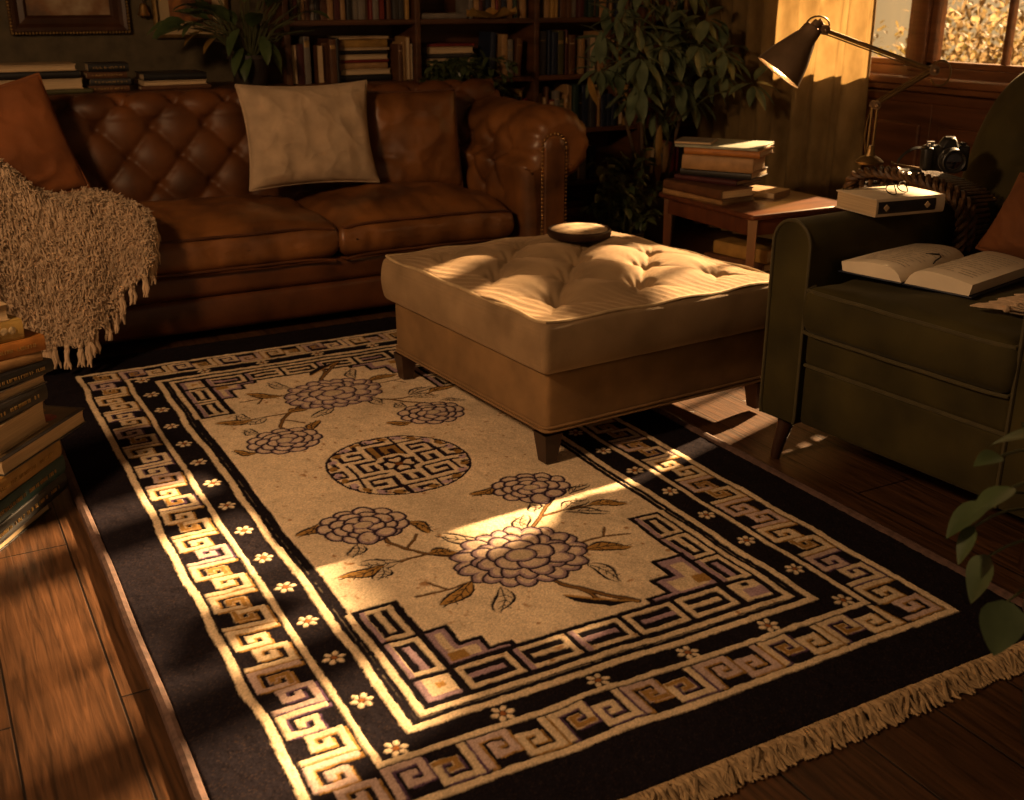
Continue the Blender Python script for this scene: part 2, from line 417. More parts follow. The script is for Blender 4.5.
        def block(xa, xb, ya, yb, flip, horiz):
            R_(xa, xb, ya, yb, CREAM); s = .0135
            R_(xa, xa+.011, ya, yb, LILAC*1.1) if rng.rand() < .75 else None
            R_(xa+s, xb-s, ya+s, yb-s, DARK, 0)
            if horiz:
                yy = (ya+yb)/2; R_(xa+s+.012 if flip else xa+s, xb-s if flip else xb-s-.012, yy-.0075, yy+.0075, CREAM if rng.rand() < .6 else LILAC*1.2)
            else:
                xx = (xa+xb)/2; R_(xx-.0075, xx+.0085, ya+s+.012 if flip else ya+s, yb-s if flip else yb-s-.012, CREAM if rng.rand() < .6 else LILAC*1.2)
        R_(.690, .760, 1.588, 1.662, LILAC); R_(.704, .760, 1.600, 1.662, CREAM*1.05); R_(.722, .742, 1.622, 1.640, GOLD*1.5)
        R_(1.452, 1.522, 1.588, 1.662, CREAM); R_(1.470, 1.522, 1.596, 1.630, LILAC*1.2); R_(1.480, 1.498, 1.640, 1.655, DARK)
        n = 5; q = (1.440-.775)/n
        for k in range(n): block(.775+k*q+.004, .775+(k+1)*q-.008, 1.588, 1.668, k % 2, True)
        for k in range(2): block(.690, .764, 1.676+k*.138, 1.804+k*.138, k % 2, False)
        for k in range(3): block(1.458, 1.530, 1.676+k*.124, 1.790+k*.124, k % 2, False)
        P_ = lambda pts, col, h=.002: poly([m(*p) for p in pts], col, h)
        st = [(.770, 1.674), (.930, 1.674), (.930, 1.700), (.880, 1.700), (.880, 1.745), (.832, 1.745), (.832, 1.815), (.770, 1.815)]
        P_(st, DARK, 0); P_([(.780, 1.684), (.918, 1.684), (.918, 1.690), (.868, 1.690), (.868, 1.733), (.820, 1.733), (.820, 1.803), (.780, 1.803)], LILAC*1.1)
        P_([(.792, 1.690), (.856, 1.690), (.856, 1.722), (.808, 1.722), (.808, 1.790), (.792, 1.790)], CREAM)
        P_([(.786, 1.688), (.828, 1.688), (.828, 1.716), (.786, 1.716)], GOLD)
        st = [(1.452, 1.674), (1.262, 1.674), (1.262, 1.704), (1.315, 1.704), (1.315, 1.765), (1.368, 1.765), (1.368, 1.835), (1.452, 1.835)]
        P_(st, DARK, 0); P_([(1.442, 1.684), (1.276, 1.684), (1.276, 1.694), (1.328, 1.694), (1.328, 1.752), (1.381, 1.752), (1.381, 1.824), (1.442, 1.824)], LILAC*1.15)
        P_([(1.430, 1.690), (1.345, 1.690), (1.345, 1.738), (1.396, 1.738), (1.396, 1.800), (1.430, 1.800)], CREAM)
        P_([(1.404, 1.70), (1.442, 1.70), (1.442, 1.735), (1.404, 1.735)], GOLD)
    # dark edge line of the field along both sides
    rect(fx0, fx0+.020, 1.95, 3.26, DARK, 0); rect(fx1-.016, fx1-.002, 2.05, 3.16, DARK, 0); rect(fx0, fx0+.006, fy0, fy1, DARK, 0)
    # medallion of interlocked keys
    mx, my, mr = 1.080, 2.645, .205
    s = win(mx-mr, mx+mr, my-mr, my+mr)
    put(s, np.hypot(U[s]-mx, V[s]-my)-mr, PLUM*.45+DARK*.4, 0)
    r0 = (mr-.007)
    keep = np.hypot(U-mx, V-my) < r0
    C0 = C.copy(); H0 = Hh.copy()
    g = .092; wd = .0165
    for i in range(-3, 4):
        for j in range(-3, 4):
            cx_, cy_ = mx+i*g, my+j*g
            if math.hypot(i, j) < .6: continue
            a = (i+j) % 2
            pts = [(-.5, -.36), (.36, -.36), (.36, .36), (-.3, .36), (-.3, -.02), (.08, -.02)]
            if a: pts = [(y, -x) for x, y in pts]
            if (i-j) % 3 == 0: pts = [(-x, -y) for x, y in pts]
            col = FIELD*.97 if rng.rand() > .12 else GOLD*.8
            line([(cx_+x*g, cy_+y*g) for x, y in pts], wd, col, .002)
    for k in range(26):       # small cloud hooks round the rim
        a = 2*PI*k/26; rr = mr*.90
        ell(mx+rr*math.cos(a), my+rr*math.sin(a), .017, .011, a+1.2, (LILAC*1.35+.04) if k % 2 else GOLD*.9, .0015)
        ell(mx+rr*.985*math.cos(a+.05), my+rr*.985*math.sin(a+.05), .006, .004, a, DARK, 0)
    ell(mx, my, .068, .068, 0, FIELD*.97, .002)
    for k in range(4):
        a = PI/4+k*PI/2; c, sn = math.cos(a), math.sin(a)
        line([(mx+.012*c, my+.012*sn), (mx+.036*c, my+.036*sn), (mx+.05*c-.02*sn, my+.05*sn+.02*c), (mx+.034*c-.03*sn, my+.034*sn+.03*c)], .0135, PLUM*.5, 0, False)
        line([(mx+.036*c, my+.036*sn), (mx+.05*c+.02*sn, my+.05*sn-.02*c), (mx+.034*c+.03*sn, my+.034*sn-.03*c)], .0135, PLUM*.5, 0, False)
    ell(mx, my, .012, .012, 0, RUST*.6, .001)
    far_ = ~keep & (np.hypot(U-mx, V-my) < mr*2.6); C[far_] = C0[far_]; Hh[far_] = H0[far_]
    # peonies
    OUT = PLUM*.8+.004; PET = np.array((.60, .465, .355)); PETL = np.array((.33, .235, .25))
    def petal(cx, cy, a, b, ang, lobes=False):
        if lobes:
            ox, oy = -math.sin(ang)*b*.52, math.cos(ang)*b*.52
            for q in (-1, 1): ell(cx+q*ox, cy+q*oy, a+.0062, b*.62+.0062, ang+q*.25, OUT, 0)
            for q in (-1, 1): ell(cx+q*ox, cy+q*oy, a, b*.62, ang+q*.25, PETL, .0016)
            for q in (-1, 1): ell(cx+q*ox-.004*math.cos(ang), cy+q*oy-.004*math.sin(ang), a*.84, b*.50, ang+q*.25, PET, .0022)
            return
        ell(cx, cy, a+.0068, b+.0068, ang, OUT, 0); ell(cx, cy, a, b, ang, PETL, .0016); ell(cx+.002*math.cos(ang), cy+.002*math.sin(ang), a*.82, b*.80, ang, PET, .0022)
    def leaf(x0_, y0_, x1_, y1_, wd_, gold):
        dx, dy = x1_-x0_, y1_-y0_; nx_, ny_ = -dy, dx; L_ = math.hypot(dx, dy); nx_ /= L_; ny_ /= L_
        def shp(w_, sh=0.):
            a = [(x0_+dx*t+nx_*(w_*math.sin(PI*t)**.8+.010*math.sin(PI*t*1.4)), y0_+dy*t+ny_*(w_*math.sin(PI*t)**.8+.010*math.sin(PI*t*1.4))) for t in np.linspace(0, 1, 12)]
            b = [(x0_+dx*t+nx_*(-w_*math.sin(PI*t)**.8+.010*math.sin(PI*t*1.4)), y0_+dy*t+ny_*(-w_*math.sin(PI*t)**.8+.010*math.sin(PI*t*1.4))) for t in np.linspace(1, 0, 12)]
            return a+b
        wd_ *= 1.3
        poly(shp(wd_+.0055), DARK*1.4, 0); poly(shp(max(.003, wd_-.002)), (GOLD*1.15 if gold else FIELD*.85), .0018)
        line([(x0_, y0_), (x0_+dx*.5+nx_*.010, y0_+dy*.5+ny_*.010), (x1_, y1_)], .0032, DARK*1.5, 0, False)
        for t in (.3, .5, .7):
            bx_, by_ = x0_+dx*t+nx_*.009, y0_+dy*t+ny_*.009
            line([(bx_, by_), (bx_+dx*.10+nx_*wd_*.7, by_+dy*.10+ny_*wd_*.7)], .0026, DARK*1.5, 0, False)
            line([(bx_, by_), (bx_+dx*.10-nx_*wd_*.7, by_+dy*.10-ny_*wd_*.7)], .0026, DARK*1.5, 0, False)
    def peony(cx, cy, r, ph, n=(13, 9, 6), sq=(1, .9), ang=0.):
        def at(rr, a): 
            x, y = rr*math.cos(a)*sq[0], rr*math.sin(a)*sq[1]; return cx+x*math.cos(ang)-y*math.sin(ang), cy+x*math.sin(ang)+y*math.cos(ang)
        for ring, (nn, rr, a_, b_) in enumerate(((n[0], .80, .21, .22), (n[1], .54, .20, .23), (n[2], .30, .18, .21))):
            for k in range(nn):
                a = ph+2*PI*(k+.5*ring)/nn; x, y = at(r*rr, a); petal(x, y, r*a_*rng.uniform(.92, 1.15), r*b_*rng.uniform(.95, 1.15), math.atan2(y-cy, x-cx)+rng.uniform(-.15, .15), r > .12 and ring < 2)
        ell(cx, cy, r*.26, r*.21, ang, OUT, 0); ell(cx, cy, r*.23, r*.18, ang, PETL, .0016); ell(cx, cy, r*.19, r*.145, ang, FIELD*.82, .0022)
    for f in (0, 1):
        m = mir(f); Yo = .045 if f else 0.
        T = lambda x, y: (lambda q: (q[0], q[1]+(-Yo if False else (.0 if not f else .085))))(m(x, y))
        def ln(pts, wd_, col): line([T(*p) for p in pts], wd_, col, 0, False)
        def lf(x0_, y0_, x1_, y1_, w_, g_):
            a = T(x0_, y0_); b = T(x1_, y1_); leaf(a[0], a[1], b[0], b[1], w_, g_)
        # stems and branches
        for wd_, col in ((.017, DARK*1.5), (.009, BROWN*1.2)):
            ln([(1.245, 1.705), (1.20, 1.76), (1.135, 1.845), (1.11, 1.93)], wd_, col)
            ln([(1.175, 1.74), (1.17, 1.79), (1.135, 1.845)], wd_*.8, col)
            ln([(1.20, 2.10), (1.262, 2.155), (1.30, 2.20), (1.345, 2.235), (1.355, 2.28), (1.33, 2.31)], wd_*.75, col)
            ln([(1.262, 2.155), (1.34, 2.165), (1.42, 2.15)], wd_*.6, col)
            ln([(.985, 2.07), (.93, 2.12), (.895, 2.165), (.87, 2.22), (.875, 2.27), (.86, 2.32)], wd_*.75, col)
            ln([(.93, 2.12), (.86, 2.115), (.80, 2.13)], wd_*.6, col)
            ln([(.895, 2.165), (.93, 2.20), (.945, 2.225)], wd_*.5, col)
            ln([(1.26, 1.99), (1.34, 1.99), (1.405, 1.975)], wd_*.45, col); ln([(1.34, 1.99), (1.37, 2.03)], wd_*.4, col)
            ln([(.97, 1.95), (.90, 1.945), (.825, 1.95)], wd_*.45, col); ln([(.90, 1.945), (.87, 1.99)], wd_*.4, col)
        poly([T(*p) for p in [(1.11, 1.80), (1.245, 1.705), (1.18, 1.715), (1.12, 1.765)]], DARK*1.3, 0)
        line([T(1.245, 1.705), T(1.17, 1.755), T(1.115, 1.80)], .007, GOLD*1.1, 0, False)
        for a in ((1.40, 2.155, 1.50, 2.127, .012, 1), (1.33, 2.165, 1.42, 2.19, .014, 0), (1.33, 2.15, 1.43, 2.10, .011, 0),
                  (1.262, 1.955, 1.375, 1.925, .014, 1), (1.235, 1.90, 1.262, 1.794, .013, 0), (1.01, 1.895, .958, 1.80, .015, 0), (.965, 1.955, .856, 1.884, .014, 1),
                  (1.075, 2.12, .985, 2.195, .014, 0), (1.19, 2.11, 1.228, 2.185, .016, 0), (.93, 2.115, .995, 2.10, .013, 1), (.86, 2.115, .765, 2.15, .016, 0), (.82, 2.12, .70, 2.105, .014, 1), (.81, 2.11, .775, 2.055, .014, 0),
                  (1.245, 2.38, 1.165, 2.352, .011, 1), (1.40, 2.24, 1.475, 2.275, .008, 0), (.755, 2.39, .690, 2.345, .011, 1), (.945, 2.30, .985, 2.218, .011, 1), (.80, 2.245, .765, 2.19, .013, 0), (1.28, 2.245, 1.262, 2.19, .012, 0)):
            lf(*a)
        for (cx_, cy_, r_, ph_, n_, sq_) in ((1.330, 2.330, .102, .3, (11, 8, 5), (1, .88)), (.850, 2.335, .106, .8, (11, 8, 5), (1, .86)), (1.118, 2.005, .160, .1, (11, 8, 5), (1, .80))):
            c_ = T(cx_, cy_); peony(c_[0], c_[1], r_, ph_, n_, sq_, (-.12 if not f else .12))
        if not f:
            for cx_, cy_ in ((1.318, 2.252), (.835, 2.262)): petal(cx_, cy_, .030, .024, 1.2); petal(cx_+.05, cy_+.012, .024, .020, .4)
    # worn ivory: faint brown strokes, uneven dye, knot speckle
    lum = C.mean(axis=2)
    st = smooth_noise(.05)+.8*smooth_noise(.02)
    fieldm = ((U > fx0) & (U < fx1) & (V > fy0) & (V < fy1) & (lum > .3)).astype(float)
    strokes = np.clip(smooth_noise(.011)*.9+.35*st-1.25, 0, 1)*fieldm
    C = C*(1-.6*strokes[..., None]*np.array((.75, 1, 1.2)))
    C *= (1+.07*np.clip(smooth_noise(.16), -2, 2)+.05*np.clip(smooth_noise(.03), -2, 2))[..., None]
    C *= (1+.13*rng.randn(ny, nx).clip(-2, 2))[..., None]
    dk = (lum < .05).astype(float)
    warm = np.clip(rng.rand(ny, nx)-.86, 0, .14)/.14*dk
    C += warm[..., None]*np.array((.016, .009, .005))
    C = np.clip(C, .002, 1)
    Z = .012+Hh*.8+.0004*rng.randn(ny, nx).clip(-2, 2)+.0006*smooth_noise(.02)+.002*np.clip(smooth_noise(.4), -2, 2)*.6
    ed = np.minimum(np.minimum(XX-X0, X1-XX), np.minimum(YY-Y0, Y1-YY)); Z = np.where(ed < .012, Z*(.35+.65*ed/.012), Z)
    P = np.stack([XX+.0006*rng.randn(ny, nx), YY+.0006*rng.randn(ny, nx), Z], -1).reshape(-1, 3)
    I = np.arange(ny*nx).reshape(ny, nx)
    Q = np.stack([I[:-1, :-1], I[:-1, 1:], I[1:, 1:], I[1:, :-1]], -1).reshape(-1, 4)
    me = bpy.data.meshes.new('pile')
    me.vertices.add(len(P)); me.vertices.foreach_set('co', P.astype(np.float32).ravel())
    me.loops.add(Q.size); me.loops.foreach_set('vertex_index', Q.astype(np.int32).ravel())
    me.polygons.add(len(Q)); me.polygons.foreach_set('loop_start', np.arange(0, Q.size, 4, dtype=np.int32)); me.polygons.foreach_set('loop_total', np.full(len(Q), 4, np.int32))
    me.polygons.foreach_set('use_smooth', np.ones(len(Q), bool))
    at = me.color_attributes.new('weave', 'FLOAT_COLOR', 'POINT')
    rgba = np.ones((ny*nx, 4), np.float32); rgba[:, :3] = C.reshape(-1, 3); at.data.foreach_set('color', rgba.ravel())
    me.update()
    m = bpy.data.materials.new('wool_pile'); m.use_nodes = True; nt = m.node_tree; b = nt.nodes['Principled BSDF']
    a = nt.nodes.new('ShaderNodeAttribute'); a.attribute_name = 'weave'; nt.links.new(a.outputs['Color'], b.inputs['Base Color'])
    b.inputs['Roughness'].default_value = 1; b.inputs['Specular IOR Level'].default_value = .02
    n = nt.nodes.new('ShaderNodeTexNoise'); n.inputs['Scale'].default_value = 420; bp = nt.nodes.new('ShaderNodeBump'); bp.inputs['Strength'].default_value = .35; bp.inputs['Distance'].default_value = .002
    tcn = nt.nodes.new('ShaderNodeTexCoord'); nt.links.new(tcn.outputs['Object'], n.inputs['Vector']); nt.links.new(n.outputs['Fac'], bp.inputs['Height']); nt.links.new(bp.outputs['Normal'], b.inputs['Normal'])
    me.materials.append(m)
    root = thing('area_rug', 'large dark rug with cream key border, peonies and a round medallion on the floor', 'rug', (1.1, 2.6, 0))
    o = bpy.data.objects.new('pile', me); COL.objects.link(o); o.parent = root; o.location = (-1.1, -2.6, 0); INV[o] = INV[root]
    # bound long edges
    bm_ = M('edge_binding', (.085, .048, .038), .8, .35, 60, bump=.5, bscale=300)
    for xx in (X0-.004, X1+.002):
        mb = MB(); pts = [(xx+.004*mnoise.noise((0, y*3, xx)), y, .010) for y in np.linspace(Y0, Y1, 60)]
        mb.tube(pts, .0125, 8); part('edge_binding', mb, bm_, root, label='brown bound edge of the rug')
    # near fringe
    fm = M('fringe_cotton', (.36, .25, .135), .9, .35, 60, bump=.4, bscale=400)
    mb = MB(); rg = random.Random(5)
    for i in range(400):
        x = X0+(X1-X0)*(i+rg.uniform(-.4, .4))/399; y = Y0+.004; L_ = rg.uniform(.045, .066); dx = rg.gauss(0, .020)
        for k in range(2):
            ddx = dx+rg.gauss(0, .012); h0 = rg.uniform(.004, .026); wg = rg.uniform(-.010, .010)
            pts = [(x+ddx*t+wg*math.sin(t*5)+rg.uniform(-.003, .003), y-L_*t, max(.004, .013+h0*math.sin(PI*min(1, t*1.3))*.6-.010*t)) for t in (0, .2, .42, .66, .86, 1)]
            mb.tube(pts, [.0036, .0050, .0050, .0045, .0038, .0018], 5)
        if i % 3 == 0: mb.ball((x, y-.010, .014), .0085, 7, 5, (1.1, .9, .8))
    part('fringe', mb, fm, root, label='cream cotton fringe along the near end')
make_rug()
# ------------------------------------------------------------------ upholstery helpers
def quinc(s, t, a, b):
    """diamond tufting: 0 on the creases and buttons, 1 in the middle of each diamond; plus distance to a button"""
    m = s/a+t/(2*b); n = s/a-t/(2*b)
    h = np.sqrt(np.abs(np.sin(PI*m))*np.abs(np.sin(PI*n)))
    fm, fn = m-np.round(m), n-np.round(n)
    ds = (fm+fn)*a/2; dtt = (fm-fn)*b
    return h, np.hypot(ds, dtt)
def cushion_mesh(sx, sy, sz, r, n, crown=.02, sag=.0, wr=.004, seed=0., puff=.012):
    V, Fc = rbox(sx, sy, sz, r, n)
    u = V[:, 0]/(sx/2); v = V[:, 1]/(sy/2); top = np.clip(V[:, 2]/(sz/2), -1, 1)
    c = (1-np.clip(np.abs(u), 0, 1)**2.6)*(1-np.clip(np.abs(v), 0, 1)**2.6)
    V = V.copy(); V[:, 2] += crown*c*(top > .2)*np.clip(top, 0, 1)
    sd = 1-np.abs(top)**2
    V[:, 1] += np.sign(V[:, 1])*puff*sd*(np.abs(v) > .9); V[:, 0] += np.sign(V[:, 0])*puff*sd*(np.abs(u) > .9)
    nz = vnoise(V, 7, seed)*wr*1.6+vnoise(V*np.array((1, .35, 1)), 24, seed+3)*wr*.6
    V[:, 2] += nz*(top > 0); V[:, 1] += .6*nz*(v < -.9)
    return V, Fc
def pillow_mesh(w, h, t, n=34, seed=0., wr=.012, pinch=.07, crease=.010):
    us = np.linspace(-1, 1, n); Vv = []; 
    uu, vv = np.meshgrid(us, us, indexing='ij')
    f = np.power(np.clip((1-uu**2)*(1-vv**2), 0, 1), .42)
    X = w/2*uu*(1-pinch*(1-vv**2)); Y = h/2*vv*(1-pinch*(1-uu**2))
    # rough in the corners, creases running in from them
    P = np.stack([X, Y, np.zeros_like(X)], -1)
    nz = np.array([[mnoise.noise((x*6+seed, y*6-seed, seed)) + .6*mnoise.noise((x*16+seed, y*9, seed*2)) for x, y in zip(rx, ry)] for rx, ry in zip(X, Y)])
    nz += crease/wr*np.array([[(1-abs(mnoise.noise((x*5+y*4+seed, y*7-x*2, seed*3))))**7-.25+.6*(1-abs(mnoise.noise((x*9-y*6, y*12+x*7+seed, seed))))**9 for x, y in zip(rx, ry)] for rx, ry in zip(X, Y)])
    edge = np.clip((1-np.maximum(np.abs(uu), np.abs(vv)))*6, 0, 1)
    Zt = t/2*f+wr*nz*edge; Zb = -t/2*f+wr*nz*edge*.6
    A = P.copy(); A[..., 2] = Zt; B = P.copy(); B[..., 2] = Zb
    mb = MB(); mb.grid(A); 
    vs = B.reshape(-1, 3); k = len(mb.v); mb.v.extend(map(tuple, vs))
    def idx(i, j, bottom):
        if bottom and 0 < i < n-1 and 0 < j < n-1: return k+i*n+j
        return i*n+j
    fs = []
    for i in range(n-1):
        for j in range(n-1): fs.append((idx(i, j, 1), idx(i, j+1, 1), idx(i+1, j+1, 1), idx(i+1, j, 1)))
    mb.f.extend(fs); mb.mi.extend([0]*len(fs))
    edgept = [(X[i, 0], Y[i, 0], 0) for i in range(n)]+[(X[n-1, j], Y[n-1, j], 0) for j in range(1, n)]+[(X[i, n-1], Y[i, n-1], 0) for i in range(n-2, -1, -1)]+[(X[0, j], Y[0, j], 0) for j in range(n-2, 0, -1)]
    return mb, edgept
def place(mb, loc, rx=0, ry=0, rz=0):
    mb.xf(Matrix.Translation(loc) @ Matrix.Rotation(rz, 4, 'Z') @ Matrix.Rotation(ry, 4, 'Y') @ Matrix.Rotation(rx, 4, 'X')); return mb
def from_vf(V, Fc): mb = MB(); mb.add(V, Fc); return mb

# ------------------------------------------------------------------ leather sofa
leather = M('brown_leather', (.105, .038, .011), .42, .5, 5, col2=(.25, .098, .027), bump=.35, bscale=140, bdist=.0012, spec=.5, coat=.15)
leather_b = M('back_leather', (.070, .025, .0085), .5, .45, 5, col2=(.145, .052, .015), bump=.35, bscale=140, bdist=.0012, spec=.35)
leather_d = M('dark_leather', (.075, .026, .010), .38, .4, 6, col2=(.13, .044, .014), bump=.35, bscale=140, bdist=.0012, spec=.5)
brass_nail = M('brass_nails', (.45, .27, .10), .35, .3, 20, metal=.9)
dark_wood = M('dark_turned_wood', (.035, .014, .007), .35, .4, 8, bump=.15, bscale=40, stretch=(1, 1, .2))
sofa = thing('chesterfield_sofa', 'brown leather sofa with tufted back and rolled arms behind the rug', 'sofa', (1.25, 4.45, 0))
SX0, SX1 = .245, 2.235
# base rails
V, Fc = rbox(SX1-SX0+.02, .62, .145, .03, (60, 8, 3)); V = V+np.array(((SX0+SX1)/2, 4.41, .110)); V[:, 1] -= .01*np.sin((V[:, 2]-.04)/.145*PI)*(V[:, 1] < 4.2)
V[:, 1] += .003*vnoise(V, 5, 2)
part('lower_rail', from_vf(V, Fc), leather_d, sofa)
V, Fc = rbox(SX1-SX0+.02, .62, .10, .03, (60, 8, 3)); V = V+np.array(((SX0+SX1)/2, 4.395, .225)); V[:, 1] += .004*vnoise(V, 4, 5)
part('upper_rail', from_vf(V, Fc), leather_d, sofa)
# seat cushions with piping
for k, (a, b) in enumerate(((SX0, 1.440), (1.450, SX1-.015))):
    V, Fc = cushion_mesh(b-a, .66, .155, .045, (48, 34, 5), crown=.055, wr=.010, seed=3.1*k+1, puff=.012)
    cx = (a+b)/2; fr = V[:, 1] < -.30
    V[:, 2] -= .018*np.clip((-V[:, 1]-.2)/.13, 0, 1)*(V[:, 2] > 0)
    w_ = np.array([abs(mnoise.noise((p[0]*13+9*k, 2.2, 0))) for p in V]); V[:, 1] += .022*w_*np.clip(1-np.abs(V[:, 2])/.09, 0, 1)*(V[:, 1] < -.27)
    near = np.clip((-V[:, 1]-.10)/.22, 0, 1)*(V[:, 2] > .03); V[:, 2] -= near*.013*np.array([max(0, mnoise.noise((p[0]*15+p[1]*3, p[1]*4, 5+k))) for p in V])
    V += np.array((cx, 4.385, .352))
    c = part('seat_cushion', from_vf(V, Fc), leather, sofa)
    for zz, off in ((.418, -.318), (.295, -.322)):
        pts = [(a+.02+(b-a-.04)*t, 4.385+off-.008+.004*mnoise.noise((t*6, k, zz)), zz-.010+.003*mnoise.noise((t*5, k+5, zz))-.012*((2*t-1)**6)) for t in np.linspace(0, 1, 40)]
        mb = MB(); mb.tube([(pts[0][0]-.01, pts[0][1]+.05, pts[0][2]-.003)]+pts+[(pts[-1][0]+.01, pts[-1][1]+.05, pts[-1][2]-.003)], .0055, 8); part('piping', mb, leather_d, c)
# tufted back
nu, nv = 220, 90
xs = np.linspace(SX0-.25, SX1+.27, nu)
prof = []   # (y,z) along the front, over the roll and down the rear
for t in np.linspace(0, 1, 46): prof.append((4.665+.055*t+.02*math.sin(PI*t)*-1, .30+.47*t))
for a in np.linspace(PI, -PI*.35, 34): prof.append((4.80+.085*math.cos(a), .79+.085*math.sin(a)))
for t in np.linspace(0, 1, 10): prof.append((4.835+.03*t, .71-.64*t))
prof = np.array(prof); dl = np.r_[0, np.cumsum(np.hypot(*np.diff(prof, axis=0).T))]
T = np.interp(np.linspace(0, dl[-1], nv*2), dl, np.arange(len(prof)))
py = np.interp(T, np.arange(len(prof)), prof[:, 0]); pz = np.interp(T, np.arange(len(prof)), prof[:, 1]); arc = np.linspace(0, dl[-1], nv*2)
ty = np.gradient(py); tz = np.gradient(pz); ln_ = np.hypot(ty, tz); ny_, nz_ = -tz/ln_, ty/ln_
S, A = np.meshgrid(xs, arc, indexing='ij')
h, d = quinc(S-.045, A-.455, .215, .118)
act = np.clip((A-.12)/.06, 0, 1)*np.clip((.70-A)/.08, 0, 1)
disp = act*(.032*(h-.55)-.026*np.exp(-(d/.020)**2))
P = np.stack([S, py[None, :]+ny_[None, :]*disp, pz[None, :]+nz_[None, :]*disp], -1)
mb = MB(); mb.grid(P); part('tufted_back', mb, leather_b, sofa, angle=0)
for i in range(-3, 11):
    for j in range(0, 6):
        s_ = .045+.215*(i+.5*(j % 2)); a_ = .455+(j-3)*.118
        if not (.15 < a_ < .68) or not (SX0-.2 < s_ < SX1+.2): continue
        k = np.argmin(np.abs(arc-a_)); mb = MB(); mb.ball((s_, py[k]-ny_[k]*.035, pz[k]-nz_[k]*.035), .011, 8, 5); part('button', mb, leather_d, sofa)
# rolled arms
def sofa_arm(sign, xin):
    pr = [(.0, .06), (.0, .2), (.0, .36), (-.004, .44), (-.010, .52), (-.012, .58)]
    cx_, cz_, r_ = .198, .655, .152
    for a in np.linspace(R(196), R(-75), 34): pr.append((cx_+r_*(1.08 if math.cos(a) < 0 else .98)*math.cos(a), cz_+r_*math.sin(a)))
    pr += [(.205, .515), (.192, .50), (.186, .44), (.186, .3), (.186, .06)]
    pr = np.array(pr); dl = np.r_[0, np.cumsum(np.hypot(*np.diff(pr, axis=0).T))]; nA = 120
    aa = np.linspace(0, dl[-1], nA); px_ = np.interp(aa, dl, pr[:, 0]); pz_ = np.interp(aa, dl, pr[:, 1])
    tx, tz = np.gradient(px_), np.gradient(pz_); l = np.hypot(tx, tz); nx_, nz_ = -tz/l, tx/l
    ys = np.r_[4.04+.085*(1-np.cos(np.linspace(0, PI/2, 16))), np.linspace(4.135, 4.84, 88)]
    Yg, Ag = np.meshgrid(ys, aa, indexing='ij')
    h, d = quinc(Yg-4.33, Ag-.50, .20, .115)
    act = np.clip((Ag-.26)/.08, 0, 1)*np.clip((.74-Ag)/.06, 0, 1)*np.clip((Yg-4.20)/.08, 0, 1)
    disp = act*(.034*(h-.6)-.022*np.exp(-(d/.02)**2))
    rnd = -.062*(1-np.sqrt(np.clip(1-np.clip((4.125-Yg)/.085, 0, 1)**2, 0, 1)))     # rounded front edge
    roll = np.clip((Ag-.50)/.08, 0, 1)*np.clip((dl[-1]-.50-Ag)/.05, 0, 1)
    pleat = .013*(1-np.abs(np.sin(Ag*44+.6*np.sin(Ag*9)))**.6)*roll*np.exp(-((Yg-4.085)/.075)**2)
    disp = disp+rnd-pleat+.003*np.sin(Yg*30+Ag*9)*roll
    Pg = np.stack([xin+sign*(px_[None, :]+nx_[None, :]*disp), Yg, pz_[None, :]+nz_[None, :]*disp], -1)
    mb = MB(); mb.grid(Pg)
    n0 = len(ys); cap = [tuple(Pg[0, j]) for j in range(nA)]
    # front closing face as a fan of quads across the scroll
    c0 = len(mb.v); mb.v.extend([(xin+sign*(.093+.075*min(1, max(0, (z-.45)/.15))), 4.052, min(.66, max(.06, z))) for z in pz_]); 
    for j in range(nA-1): mb.f.append((j, j+1, c0+j+1, c0+j)); mb.mi.append(0)
    return part('rolled_arm', mb, leather, sofa, angle=0)
def sofa_panel(xc):
    mb = MB(); hw = .052; poly = [(-hw, .07), (hw, .07)]+[(hw*math.cos(a), .648+hw*math.sin(a)) for a in np.linspace(0, PI, 18)]
    for s_, y_ in ((1, 4.066), (1, 4.036), (.86, 4.027), (.45, 4.024)):
        mb.v.extend([(xc+a*s_, y_, .36+(b-.36)*(1-(1-s_)*.16)) for a, b in poly])
    n = len(poly)
    for k in range(3):
        for j in range(n): mb.f.append((k*n+j, k*n+(j+1) % n, (k+1)*n+(j+1) % n, (k+1)*n+j)); mb.mi.append(0)
    mb.f.append(tuple(3*n+j for j in range(n))); mb.mi.append(0)
    p = part('arm_panel', mb, leather, sofa)
    nb = MB(); path = [(-hw-.006, z) for z in np.arange(.09, .64, .0165)]+[((hw+.006)*math.cos(a), .648+(hw+.006)*math.sin(a)) for a in np.linspace(PI, 0, 11)]+[(hw+.006, z) for z in np.arange(.64, .09, -.0165)]
    for a, b in path: nb.ball((xc+a, 4.036, b), .0058, 8, 5, (1, .7, 1))
    part('nailhead_trim', nb, brass_nail, p, label='brass nailheads around the arm panel')
sofa_arm(1, 2.262); sofa_arm(-1, .245); sofa_panel(2.405); sofa_panel(.112)
for x in (.16, 2.36):
    for y in (4.16, 4.78):
        mb = MB(); mb.lathe([(.018, 0), (.026, .012), (.028, .03), (.032, .065)], (x, y, 0), 14); part('leg', mb, dark_wood, sofa)
# loose leather back cushion by the right arm
mb, ed = pillow_mesh(.45, .43, .17, 36, 4.4, .014, .03)
rot = dict(rx=R(80), ry=0, rz=R(-6)); place(mb, (1.985, 4.575, .645), **rot)
bc = part('back_cushion', mb, leather, sofa, angle=0)
mb = MB(); mb.tube(ed, .005, 6, closed=True); place(mb, (1.985, 4.575, .645), **rot); part('piping', mb, leather_d, bc)

